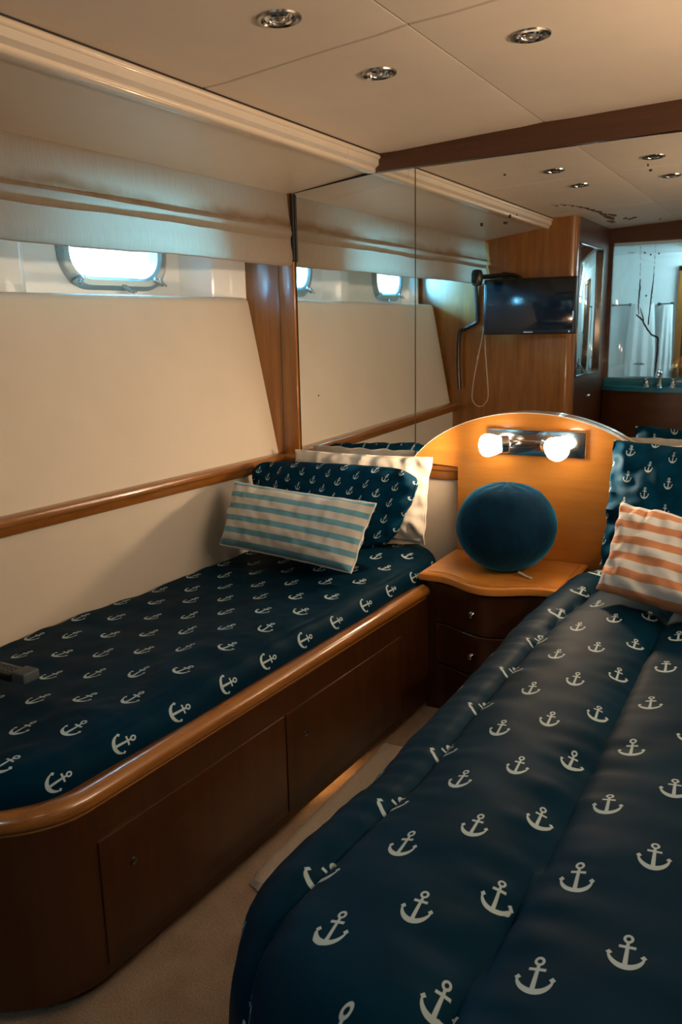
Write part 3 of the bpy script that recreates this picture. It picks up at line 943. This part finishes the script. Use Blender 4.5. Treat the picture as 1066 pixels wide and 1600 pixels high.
# ------------------------------------------------------------------ downlights
def downlight(x, y, label):
    z = ZC(x) + 0.001
    t = thing('ceiling_downlight', label, 'downlight', (x, y, z), group='recessed chrome ceiling downlights')
    sl = (ZC(x + 0.05) - ZC(x - 0.05)) / 0.1
    ax = Vector((sl, 0, -1)).normalized()
    b = nb(); lathe(b, [(0.041, -0.004), (0.046, 0.001), (0.045, 0.005), (0.038, 0.007), (0.034, 0.004), (0.032, -0.004)], (x, y, z), ax, 32); mesh_obj('outer_ring', b, chrome_dark, t)
    b = nb(); lathe(b, [(0.032, -0.003), (0.031, 0.003), (0.026, 0.007), (0.021, 0.006), (0.019, -0.002)], (x, y, z), ax, 32); mesh_obj('inner_ring', b, chrome, t)
    b = nb(); lathe(b, [(0.0205, -0.004), (0.018, 0.002), (0.010, 0.008), (0.001, 0.010)], (x, y, z), ax, 24); mesh_obj('lens', b, plain('downlight_lens', (0.45, 0.43, 0.38), 0.12, metal=0.7) if 'downlight_lens' not in bpy.data.materials else bpy.data.materials['downlight_lens'], t)
    for k in (-1, 1):
        b = nb(); box(b, x - 0.003 + k * 0.024, x + 0.003 + k * 0.024, y - 0.004, y + 0.004, z - 0.009 + sl * k * 0.024, z - 0.004 + sl * k * 0.024, 0.001)
        mesh_obj('clip', b, chrome_dark, t)


downlight(-1.00, 1.575, 'chrome downlight at the top left of the ceiling, behind the crosswise joint')
downlight(-1.00, 2.025, 'chrome downlight nearest the cornice and the mirror')
downlight(-0.61, 2.005, 'chrome downlight right of the long ceiling joint, nearest the mirror beam')
downlight(-0.615, 1.49, 'chrome downlight seen only in the mirror at its far right')

# ------------------------------------------------------------------ television
tv = thing('television', 'flat black television on a wall arm, seen reflected in the mirror', 'television', (-1.48, 0.70, 1.40))
b = nb(); box(b, -1.757, -1.203, 0.675, 0.72, 1.242, 1.566, 0.006, 3); mesh_obj('casing', b, black_plastic, tv)
b = nb(); box(b, -1.742, -1.218, 0.7185, 0.7215, 1.268, 1.552, 0.001); mesh_obj('screen', b, screen_m, tv)
for k in range(7):
    x = -1.505 + k * 0.008
    b = nb(); box(b, x, x + 0.006, 0.7195, 0.7208, 1.2515, 1.2575, 0.0003); mesh_obj('brand_mark', b, silver_ink, tv)
b = nb(); lathe(b, [(0.004, 0), (0.004, 0.0015), (0.001, 0.002)], (-1.236, 0.7195, 1.256), (0, 1, 0), 12); mesh_obj('power_light', b, led_m, tv)
b = nb(); box(b, -1.2195, -1.2135, 0.719, 0.7215, 1.33, 1.37, 0.001); mesh_obj('edge_mark', b, silver_ink, tv)  # small pale silver mark at the edge of the casing
b = nb()
tube(b, smooth_path([(-1.755, 0.845, 1.578), (-1.72, 0.78, 1.580), (-1.66, 0.64, 1.590), (-1.58, 0.625, 1.578), (-1.50, 0.630, 1.50)], 5), 0.014, 8)
tube(b, [(-1.50, 0.677, 1.50), (-1.50, 0.625, 1.50)], 0.04, 10)
lathe(b, [(0.012, -0.05), (0.028, -0.045), (0.034, -0.02), (0.034, 0.02), (0.026, 0.04), (0.010, 0.045)], (-1.755, 0.850, 1.576), (0, 0, 1), 16)
tube(b, [(-1.66, 0.64, 1.590), (-1.66, YB, 1.590)], 0.022, 10)
mesh_obj('wall_arm', b, black_plastic, tv)
b = nb()  # thick tube takes in both the cable and its shadow
tube(b, smooth_path([(-1.855, YB + 0.03, 1.55), (-1.850, YB + 0.02, 1.45), (-1.845, YB + 0.02, 1.335), (-1.86, YB + 0.02, 1.31), (-1.93, YB + 0.02, 1.275), (-1.95, YB + 0.045, 1.25), (-1.955, YB + 0.05, 1.10), (-1.945, YB + 0.05, 0.90)], 5), 0.013, 8)
tag(mesh_obj('television_cable', b, black_plastic), 'black cable with its shadow running down the bulkhead beside the reflected television', 'cable')

# ------------------------------------------------------------------ headboard
hb = thing('headboard', 'honey cherry headboard with a pale-edged arch between the two beds', 'headboard', (-0.81, 2.82, 0.0))


def arch_loop(off=0.0):
    pts_ = []
    for k in range(41):
        a = math.radians(30 + 120 * k / 40)
        pts_.append((-0.82 + (0.5 + off) * math.cos(a), 0.65 + (0.36 + off) * math.sin(a)))
    return pts_


def plate_xz(bm, loop, y0_, y1_, bev=0.0):
    a_ = [bm.verts.new((x, y0_, z)) for x, z in loop]; c_ = [bm.verts.new((x, y1_, z)) for x, z in loop]
    f0 = bm.faces.new(a_); bm.faces.new(c_[::-1])
    for i in range(len(a_)):
        j = (i + 1) % len(a_); bm.faces.new((a_[i], c_[i], c_[j], a_[j]))
    if bev:
        bmesh.ops.bevel(bm, geom=[e for e in f0.edges], offset=bev, segments=2, affect='EDGES', profile=0.5)


top = arch_loop()
lp_ = top + [(-1.253, 0.815), (-1.077, 0.812), (-1.077, 0.40), (-0.538, 0.40), (-0.538, 0.812), (-0.387, 0.815)]
b = nb(); plate_xz(b, lp_, 2.806, 2.834, 0.003)
mesh_obj('arched_panel', b, honey, hb)
b = nb()
o1 = arch_loop(0.0035); i1 = arch_loop(0.0005)
loop = o1 + i1[::-1]
plate_xz(b, loop, 2.804, 2.835)
e_ = mesh_obj('edge_strip', b, plain('polished_edge', (0.80, 0.72, 0.62), 0.15, coat=1.0), hb)
e_['label'] = 'pale polished edge strip'

# lamp
WL = thing('wall_lamp', 'chrome wall lamp with two lit frosted shades mounted on the headboard', 'lamp', (-0.79, 2.80, 0.915))
b = nb(); box(b, -0.965, -0.622, 2.782, 2.8055, 0.868, 0.957, 0.003); mesh_obj('back_plate', b, chrome, WL)
b = nb(); box(b, -0.90, -0.70, 2.762, 2.782, 0.898, 0.924, 0.004, 3); mesh_obj('bar', b, chrome, WL)


def spot(c0, axis, power):
    ax = Vector(axis).normalized(); c = Vector(c0)
    d = bpy.data.lights.new('bulb_light', 'SPOT'); d.energy = power; d.color = (1.0, 0.66, 0.40)
    d.spot_size = math.radians(172); d.spot_blend = 0.9; d.shadow_soft_size = 0.025
    lo = bpy.data.objects.new('bulb_light', d); COL.objects.link(lo)
    lo.location = c + ax * 0.125 - Vector(WL.location); lo.parent = WL
    lo.rotation_euler = (-ax).to_track_quat('Z', 'Y').to_euler()
    b = nb(); lathe(b, [(0.006, -0.022), (0.026, -0.020), (0.030, -0.016), (0.030, 0.006), (0.027, 0.008)], c, ax, 28); mesh_obj('collar', b, chrome, WL)
    b = nb(); lathe(b, [(0.004, 0.002), (0.025, 0.003), (0.029, 0.014), (0.035, 0.030), (0.0395, 0.047), (0.039, 0.060), (0.033, 0.072), (0.020, 0.080), (0.004, 0.083)], c, ax, 32); mesh_obj('shade', b, shade_m, WL)
    b = nb(); tube(b, [c - ax * 0.018, Vector((c.x + (0.02 if axis[0] < 0 else -0.012), 2.782, 0.911))], 0.008, 10); mesh_obj('arm', b, chrome, WL)


spot((-0.885, 2.722, 0.912), (-1.0, -0.42, -0.06), 14.0)
spot((-0.722, 2.715, 0.917), (0.70, -0.80, -0.10), 13.0)

# small wooden stop on the right of headboard belongs to rail

# ------------------------------------------------------------------ nightstand
ns = thing('nightstand', 'honey cherry nightstand with serpentine top and dark drawers between the beds', 'nightstand', (-0.84, 2.65, 0.0))


def serp(x, y0_, amp):
    t = (x + 1.09) / 0.49
    return y0_ - amp * math.sin(PI * max(0, min(1, (t - 0.12) / 0.76))) ** 2 * 1.0


def ns_loop(xa, xb, yf, amp, n_=24, yb=2.802):
    lp = [(xb, yb), (xa, yb)]
    for k in range(n_ + 1):
        x = xa + (xb - xa) * k / n_
        lp.append((x, serp(x, yf, amp)))
    return lp


b = nb()
rings = []
for z, d in ((0.470, 0.010), (0.474, 0.003), (0.484, 0.0), (0.495, 0.002), (0.500, 0.009)):
    lp = ns_loop(-1.092 + d, -0.598 - d, 2.478 + d, 0.072)
    rings.append([(x, y, z) for x, y in lp])
loft(b, rings); mesh_obj('top', b, honey, ns)
b = nb()
lp1 = ns_loop(-1.066, -0.622, 2.505, 0.065, yb=2.79); lp2 = ns_loop(-1.062, -0.626, 2.509, 0.065, yb=2.786)
loft(b, [[(x, y, 0.499) for x, y in lp1], [(x, y, 0.5020) for x, y in lp1], [(x, y, 0.5032) for x, y in lp2]])
mesh_obj('top_inlay', b, honey, ns)
b = nb(); lp = ns_loop(-1.075, -0.615, 2.512, 0.066); loft(b, [[(x, y, z) for x, y in lp] for z in (0.0, 0.470)])
mesh_obj('body', b, front_wood, ns)
for (z0_, z1_) in ((0.325, 0.462), (0.178, 0.320), (0.03, 0.173)):
    b = nb(); n_ = 24
    f_ = [(-1.035 + 0.38 * k / n_) for k in range(n_ + 1)]
    rings = []
    for z in (z0_, z0_ + 0.002, z1_ - 0.002, z1_):
        e = 0.0025 if z in (z0_, z1_) else 0.0
        rings.append([(x, serp(x, 2.500 + e, 0.066), z) for x in f_] + [(x, serp(x, 2.514, 0.066), z) for x in f_[::-1]])
    loft(b, rings); dw = mesh_obj('drawer', b, front_wood, ns)
    b = nb(); zc = (z0_ + z1_) / 2; xk = -0.885
    lathe(b, [(0.009, 0), (0.010, 0.003), (0.006, 0.008), (0.010, 0.014), (0.007, 0.019), (0.001, 0.020)], (xk, serp(xk, 2.498, 0.066), zc), (0, -1, 0), 16)
    mesh_obj('knob', b, chrome_dark, dw)

# ball cushion
b = nb()
bmesh.ops.create_icosphere(b, subdivisions=6, radius=1.0)
for v in b.verts:
    c = v.co.copy(); r = 1.0
    pole = max(0, (c.z - 0.72)) / 0.28
    ang = math.atan2(c.y, c.x)
    r -= 0.05 * pole ** 2
    r += 0.010 * pole * math.sin(ang * 9 + 2 * noise.noise(c * 3)) * math.sin(min(1, pole * 2) * PI / 2)
    r += 0.012 * noise.noise(c * 2.2) + 0.004 * noise.noise(c * 9)
    seam = abs(math.sin(ang * 2)); r -= 0.006 * max(0, 1 - seam * 25)
    v.co = Vector((-0.838 + c.x * 0.166 * r, 2.628 + c.y * 0.162 * r, 0.501 + 0.152 + max(-1, c.z * r) * 0.152 if True else 0))
    if v.co.z < 0.5025: v.co.z = 0.5025
ballo = thing('ball_cushion', 'round petrol blue velvet ball cushion sitting on the nightstand', 'cushion', (-0.838, 2.628, 0.502))
mesh_obj('cushion_body', b, velvet_m, ballo)
b = nb()
pts_ = [(-0.775, 2.570, 0.5165), (-0.745, 2.560, 0.508), (-0.722, 2.548, 0.5065)]
rings = [[(p[0], p[1] - 0.008, p[2]), (p[0], p[1] + 0.008, p[2]), (p[0], p[1] + 0.008, p[2] + 0.0008), (p[0], p[1] - 0.008, p[2] + 0.0008)] for p in pts_]
loft(b, rings); mesh_obj('care_tag', b, tag_m, ballo)

# ------------------------------------------------------------------ folded cloth (duvets)


def cloth_over(name, material, parent, xr, yr, top_z, r, R, L, dx, hfun, shear=0.0, flare=0.0, th=0.0, base=None, zfun=None, xfun=None):
    """cloth laid over a rounded-rectangle block; UV = flat metres"""
    x0_, x1_ = xr; y0_, y1_ = yr      # straight core (flat top) rectangle, corner radius R, fold radius r, reach L
    cx0, cx1, cy0, cy1 = x0_ + R, x1_ - R, y0_ + R, y1_ - R
    b = nb(); uvl = b.loops.layers.uv.new('UVMap')
    Xa, Xb, Ya, Yb = x0_ - L, x1_ + L, y0_ - L, y1_ + L
    nx = int((Xb - Xa) / dx); ny = int((Yb - Ya) / dx); V = []
    for j in range(ny + 1):
        row = []
        for i in range(nx + 1):
            p = Vector((Xa + (Xb - Xa) * i / nx, Ya + (Yb - Ya) * j / ny, 0))
            c = Vector((min(max(p.x, cx0), cx1), min(max(p.y, cy0), cy1), 0))
            dv = p - c; d = dv.length
            nrm = dv.normalized() if d > 1e-9 else Vector((0, 0, 0))
            if d > R + L: d = R + L; p = c + nrm * d
            h = hfun(p.x, p.y, max(0, d - R))
            if d <= R: pos = Vector((p.x, p.y, top_z)); N = Vector((0, 0, 1))
            else:
                e = d - R
                if e < r * PI / 2:
                    a = e / r
                    pos = c + nrm * (R + r * math.sin(a)); pos.z = top_z - r * (1 - math.cos(a))
                    N = nrm * math.sin(a) + Vector((0, 0, math.cos(a)))
                else:
                    k = e - r * PI / 2
                    pos = c + nrm * (R + r + flare * k); pos.z = top_z - r - k
                    N = nrm
            pos = pos + N * h
            if zfun: pos.z += zfun(pos.x, pos.y)
            if xfun: pos.x += xfun(pos.x, pos.y)
            pos.x += shear * (YM - pos.y)
            row.append((b.verts.new(pos), p.x, p.y))
        V.append(row)
    for j in range(ny):
        for i in range(nx):
            q_ = [V[j][i], V[j][i + 1], V[j + 1][i + 1], V[j + 1][i]]
            ps = [k[0].co for k in q_]
            if (ps[0] - ps[2]).length < 1e-5 or (ps[1] - ps[3]).length < 1e-5: continue
            f = b.faces.new([k[0] for k in q_])
            for lp_, k in zip(f.loops, q_): lp_[uvl].uv = (k[1], k[2])
    bmesh.ops.remove_doubles(b, verts=b.verts, dist=1e-5)
    return mesh_obj(name, b, material, parent, base)


# ---- left bed frame
SH = -0.052


def xo(y): return -1.047 + SH * (YM - y)       # outer face of the bed front


FY1 = 2.502; RC = 0.30; FY0 = 0.86              # straight front from FY0, then rounded foot corner


def front_path(off, n_=14):
    """plan polyline of the front face, offset outward by off, from nightstand to bulkhead"""
    pts_ = [(xo(y) + off, y) for y in (FY1, 2.2, 1.9, 1.6, 1.3, 1.12, 1.05)]
    cx, cy = xo(1.04) - RC, 1.04
    for k in range(n_ + 1):
        a = math.radians(0 - 90 * k / n_)
        pts_.append((cx + (RC + off) * math.cos(a), cy + (RC + off) * math.sin(a) * 0.75))
    pts_.append((-1.80, cy - (RC + off) * 0.75))
    return pts_


lb = thing('left_bed', 'built-in left single bed base in cherry wood with rounded foot corner and glossy rail', 'bed', (-1.45, 1.7, 0.0))


def wall_strip(name, off0, off1, z0_, z1_, material, parent, bevel=0.0, sub=None):
    pi = front_path(off0); po = front_path(off1)
    if sub: pi = pi[sub[0]:sub[1]]; po = po[sub[0]:sub[1]]
    b = nb()
    loft(b, [[(a_[0], a_[1], z0_), (c_[0], c_[1], z0_), (c_[0], c_[1], z1_ - bevel), (c_[0] - 0, c_[1], z1_ - bevel), (a_[0], a_[1], z1_)] for a_, c_ in zip(pi, po)])
    return mesh_obj(name, b, material, parent)


def strip_prof(name, prof, material, parent, sub=None):
    b = nb(); P_ = [front_path(o) for o, z in prof]
    n_ = len(P_[0]); rg = range(n_) if not sub else range(*sub)
    loft(b, [[(P_[k][i][0], P_[k][i][1], prof[k][1]) for k in range(len(prof))] for i in rg])
    return mesh_obj(name, b, material, parent)


strip_prof('front_panel', [(-0.03, 0.030), (0.0, 0.030), (0.0, 0.405), (-0.03, 0.405)], front_wood, lb)
strip_prof('toe_kick', [(-0.10, 0.0), (-0.085, 0.0), (-0.085, 0.046), (-0.10, 0.046)], black_gap, lb)
rp = []
for k in range(13):
    a = math.radians(-60 + 200 * k / 12)
    rp.append((-0.020 + 0.026 * math.cos(a), 0.428 + 0.022 * math.sin(a)))
rp = [(-0.045, 0.398), (-0.004, 0.400)] + rp + [(-0.050, 0.44), (-0.050, 0.40)]
strip_prof('rail', rp, cherry_y, lb, sub=(0, 7))
strip_prof('rail', rp, cherry_y, lb, sub=(6, 22))
b = nb(); box(b, -1.95, -1.23, 0.95, 2.80, 0.0, 0.33); mesh_obj('base_box', b, front_wood, lb)
# drawer fronts
for (ya, yb) in ((1.03, 1.655), (1.662, 2.30)):
    b = nb()
    def X(y, o): return xo(y) + o
    hexa(b, [(X(ya, -0.005), ya, 0.055), (X(ya, -0.005), ya, 0.335), (X(yb, -0.005), yb, 0.055), (X(yb, -0.005), yb, 0.335),
             (X(ya, 0.004), ya, 0.055), (X(ya, 0.004), ya, 0.335), (X(yb, 0.004), yb, 0.055), (X(yb, 0.004), yb, 0.335)], 0.0015)
    d_ = mesh_obj('drawer', b, front_wood, lb)
    b = nb(); yk = ya + 0.085
    lathe(b, [(0.008, 0), (0.008, 0.002), (0.005, 0.004), (0.001, 0.0045)], (xo(yk) + 0.004, yk, 0.245), (1, 0, 0), 14)
    mesh_obj('push_lock', b, chrome_dark, d_)
b = nb(); hexa(b, [(xo(2.32) - .002, 1.04, 0.372), (xo(1.04) + 0.002, 1.04, 0.375), (xo(2.32), 2.32, 0.372), (xo(2.32), 2.32, 0.375), (xo(1.04) + 0.001, 1.04, 0.372), (xo(1.04) + 0.0025, 1.04, 0.375), (xo(2.32) + 0.0025, 2.32, 0.372), (xo(2.32) + 0.0025, 2.32, 0.375)])
b.free()

# left duvet
SHD = -0.055


def h_left(x, y, e):
    n1 = noise.noise(Vector((x * 5, y * 2.2, 0.3))); n2 = noise.noise(Vector((x * 16, y * 9, 1.7)))
    edge = math.exp(-((e - 0.03) / 0.035) ** 2)
    w = 0.010 * n1 + 0.003 * n2 + edge * 0.008 * noise.noise(Vector((y * 13, x * 3, 4.0)))
    # crumpled ridges near the aisle edge
    w += 0.010 * math.exp(-((x + 1.22) / 0.10) ** 2) * noise.ridged_multi_fractal(Vector((x * 5, y * 5, 0)), 0.9, 2.0, 3, 1.0, 1.5) * 0.9
    w -= 0.007 * math.exp(-((e - 0.012) / 0.008) ** 2) * (0.6 + 0.4 * math.sin(y * 11)) if x > -1.3 else 0
    return w


def z_left(x, y):
    return -0.030 * max(0, min(1, (-x - 1.35) / 0.5))


lm = cloth_over('left_duvet', duvet_left_m, None, (-1.80, -1.138), (0.905, 2.755), 0.500, 0.048, 0.14, 0.155, 0.0085, h_left, shear=-0.055, zfun=z_left, base=(-1.45, 1.8, 0.45))
tag(lm, 'dark navy duvet printed with white anchors tucked into the left bed', 'duvet')

# ---- right bed
rb = thing('right_bed', 'right single bed base mostly hidden beneath the hanging navy quilt', 'bed', (-0.15, 1.8, 0.0))
b = nb(); box(b, -0.575, 0.62, 0.98, 2.80, 0.05, 0.34, 0.02, 3); mesh_obj('base_box', b, front_wood, rb)
b = nb(); box(b, -0.55, 0.60, 1.02, 2.78, 0.0, 0.05); mesh_obj('toe_kick', b, black_gap, rb)


def seamx(k, y):
    far = max(0, min(1, (y - 1.9) / 0.8))
    if k == 0: return -0.575 + 0.060 * far
    if k == 1: return -0.272 + 0.022 * far - 0.018 * max(0, min(1, (1.1 - y) / 0.4))
    return -0.272 + 0.305 * (k - 1)


def h_right(x, y, e):
    s = [-0.86] + [seamx(k, y) for k in range(4)] + [1.0]
    # distance along the cloth, x is flat coordinate
    w = 0.0
    for a_, c_ in zip(s[:-1], s[1:]):
        if a_ <= x < c_:
            t = (x - a_) / (c_ - a_)
            w = (max(0.0, math.sin(PI * t))) ** 0.30
            dd = min(x - a_, c_ - x)
            wr = math.exp(-(dd / 0.07) ** 2)
            break
    else: wr = 0
    h = 0.043 * w
    h += 0.0085 * wr * w * noise.noise(Vector((x * 5, y * 26, 2.0)))
    h += 0.006 * noise.noise(Vector((x * 4, y * 4, 8.0)))
    h += 0.004 * noise.noise(Vector((x * 9, y * 14, 5.0)))
    h += 0.020 * max(0, min(1, (e - 0.12) / 0.3)) * noise.noise(Vector((x * 5, y * 5, 1.0)))
    return h + 0.004


def x_right(x, y):
    k = max(0, min(1, (y - 0.85) / 0.40)); k = k * k * (3 - 2 * k)
    return (0.022 + 0.024 * k + 0.020 * max(0, min(1, (y - 2.1) / 0.5))) * max(0, min(1, (-x - 0.30) / 0.25))


def z_right(x, y):
    return -0.010 * max(0, (y - 2.3) / 0.5)


qm = cloth_over('right_quilt', quilt_m, None, (-0.572, 0.50), (0.71, 2.715), 0.525, 0.075, 0.24, 0.46, 0.0095, h_right, flare=0.02, base=(-0.1, 1.8, 0.5), zfun=z_right, xfun=x_right)
tag(qm, 'thick channelled navy quilt with white anchors draped over the right bed', 'quilt')

# ------------------------------------------------------------------ cushions


def cushion(name, label, cat, corners, thick, material, nu=64, nv=46, bow=0.035, seed=0.0, wr=0.006, group=None, piping=None, bulge_dir=None, ears=0.0, uvflip=False, rad=0.0):
    """corners: BL, BR, TR, TL of the mid-plane"""
    BL, BR, TR, TL = [Vector(c) for c in corners]
    ctr = (BL + BR + TR + TL) / 4
    w = ((BR - BL).length + (TR - TL).length) / 2; h = ((TL - BL).length + (TR - BR).length) / 2
    N = ((BR - BL).cross(TL - BL)).normalized()
    if N.y > 0: N = -N
    t = thing(name, label, cat, tuple(ctr), group)
    b = nb(); uvl = b.loops.layers.uv.new('UVMap')

    def pt(u, v, s):
        # outline bow
        uu = 2 * u - 1; vv = 2 * v - 1
        ub = uu * (1 - bow * (1 - vv * vv) * 1.0); vb = vv * (1 - bow * 1.2 * (1 - uu * uu))
        if rad:
            k = max(0, abs(uu) ** 6 * abs(vv) ** 6); ub *= 1 - rad * k; vb *= 1 - rad * k
        U = (ub + 1) / 2; V_ = (vb + 1) / 2
        p = BL * (1 - U) * (1 - V_) + BR * U * (1 - V_) + TR * U * V_ + TL * (1 - U) * V_
        a_ = max(0, 1 - abs(uu) ** 2.6) ** 0.55; c_ = max(0, 1 - abs(vv) ** 2.6) ** 0.55
        tt = thick / 2 * (a_ * c_) ** 0.9
        k = 1 - a_ * c_
        q_ = Vector((uu * w * 8, vv * h * 8, seed))
        ndis = wr * (noise.noise(q_ * 0.9) + 0.6 * noise.noise(q_ * 2.1) + k * 1.8 * noise.noise(Vector((uu * w * 13, vv * h * 13, seed + 3))))
        ndis *= min(1, a_ * c_ * 3 + 0.15)
        edge = k ** 3
        mid = wr * 1.6 * edge * noise.noise(Vector((uu * w * 10, vv * h * 10, seed + 7)))
        return p + N * (s * (tt + ndis) + mid)
    for s in (1, -1):
        rows = []
        for j in range(nv + 1):
            rows.append([])
            for i in range(nu + 1):
                # cluster towards the rim
                u = 0.5 - 0.5 * math.cos(PI * i / nu); v = 0.5 - 0.5 * math.cos(PI * j / nv)
                u = 0.5 * u + 0.5 * i / nu; v = 0.5 * v + 0.5 * j / nv
                rows[-1].append((b.verts.new(pt(u, v, s)), u * w, v * h))
        for j in range(nv):
            for i in range(nu):
                q_ = [rows[j][i], rows[j][i + 1], rows[j + 1][i + 1], rows[j + 1][i]]
                f = b.faces.new([k[0] for k in q_])
                for lp_, k in zip(f.loops, q_): lp_[uvl].uv = (k[1], k[2])
    bmesh.ops.remove_doubles(b, verts=b.verts, dist=2e-4)
    # flatten where it would sink into what carries it
    mesh_obj('cushion_cover', b, material, t)
    if piping:
        pth = []
        for k in range(40): pth.append(pt(k / 40, 0, 0))
        for k in range(24): pth.append(pt(1, k / 24, 0))
        for k in range(40): pth.append(pt(1 - k / 40, 1, 0))
        for k in range(24): pth.append(pt(0, 1 - k / 24, 0))
        b = nb(); tube(b, pth, 0.0035, 6, closed=True); mesh_obj('piping', b, piping, t)
    return t


# left bed
cushion('white_pillow', 'white pillow at the back of the left bed against the mirror wall', 'pillow',
        [(-1.74, 2.71, 0.54), (-1.165, 2.70, 0.535), (-1.165, 2.77, 0.842), (-1.752, 2.775, 0.838)], 0.10, white_cotton, seed=2.0, wr=0.011, piping=piping_m, bow=0.03)
cushion('anchor_pillow', 'navy anchor pillow leaning behind the blue striped cushion on the left bed', 'pillow',
        [(-1.77, 2.52, 0.560), (-1.205, 2.46, 0.560), (-1.115, 2.57, 0.835), (-1.835, 2.60, 0.820)], 0.16, sham_m, seed=5.0, wr=0.014, bow=-0.02, rad=0.14)
cushion('striped_cushion', 'blue and cream striped cushion at the front of the left bed pillows', 'cushion',
        [(-1.805, 2.33, 0.553), (-1.215, 2.235, 0.547), (-1.188, 2.36, 0.750), (-1.800, 2.43, 0.766)], 0.15, stripe_blue, seed=9.0, wr=0.010, piping=piping_m, bow=0.03)
# right bed
cushion('white_pillow', 'white pillow on the right bed, only its corner showing behind the navy one', 'pillow',
        [(-0.455, 2.66, 0.57), (0.15, 2.66, 0.57), (0.15, 2.77, 0.945), (-0.530, 2.765, 0.930)], 0.12, white_cotton, seed=12.0, wr=0.012, bow=0.03)
cushion('anchor_pillow', 'large navy anchor pillow standing upright on the right bed', 'pillow',
        [(-0.515, 2.56, 0.575), (0.06, 2.50, 0.575), (0.10, 2.64, 0.930), (-0.510, 2.655, 0.955)], 0.15, sham_big_m, seed=15.0, wr=0.018, bow=0.02)
cushion('striped_cushion', 'orange and white striped cushion in front of the right navy pillow', 'cushion',
        [(-0.450, 2.215, 0.605), (0.02, 2.02, 0.585), (0.04, 2.20, 0.79), (-0.425, 2.385, 0.815)], 0.13, stripe_orange, seed=21.0, wr=0.011, bow=0.03)

# ------------------------------------------------------------------ small things
rm = thing('remote_control', 'small black remote control with grey end lying on the left duvet', 'remote', (-1.56, 1.19, 0.53))
b = nb(); box(b, -0.085, 0.0, -0.024, 0.024, 0.0, 0.020, 0.004, 3)
for v in b.verts: v.co = Vector((v.co.x * 1.0 - 1.535, v.co.y + 1.20, v.co.z + 0.535))
mesh_obj('casing', b, black_plastic, rm)
b = nb(); box(b, -1.533, -1.490, 1.178, 1.224, 0.537, 0.562, 0.004, 3); mesh_obj('end_cap', b, grey_rubber, rm)
b = nb()
for i in range(5):
    for j in range(3):
        box(b, -1.612 + i * 0.014, -1.604 + i * 0.014, 1.186 + j * 0.011, 1.193 + j * 0.011, 0.5545, 0.5565, 0.0005, 1)
kp = mesh_obj('keypad', b, grey_rubber, rm)

b = nb(); n_x, n_y = 44, 60
V = []
for j in range(n_y + 1):
    row = []
    for i in range(n_x + 1):
        u, v = i / n_x, j / n_y
        x = -1.085 + 0.44 * u; y = 1.415 + 0.78 * v
        d = min(u * 0.44, (1 - u) * 0.44, v * 0.78, (1 - v) * 0.78)
        z = 0.004 + 0.013 * min(1, d / 0.018) ** 0.5 + 0.003 * noise.noise(Vector((x * 60, y * 60, 0)))
        if u < .08 and v < .06: x += 0.012 * (1 - v / .06); y += 0.012 * (1 - u / .08)
        x += 0.003 * noise.noise(Vector((y * 25, 0, 1))); y += 0.003 * noise.noise(Vector((x * 25, 0, 5)))
        row.append(b.verts.new((x, y, z)))
    V.append(row)
for j in range(n_y):
    for i in range(n_x): b.faces.new((V[j][i], V[j][i + 1], V[j + 1][i + 1], V[j + 1][i]))
bmesh.ops.solidify(b, geom=b.faces[:], thickness=0.004)
tag(mesh_obj('floor_mat', b, mat_m, None, (-0.86, 1.8, 0.0)), 'cream bath mat on the carpet, half under the right quilt', 'mat')

for o in bpy.data.objects:
    if '_b' in o: del o['_b']
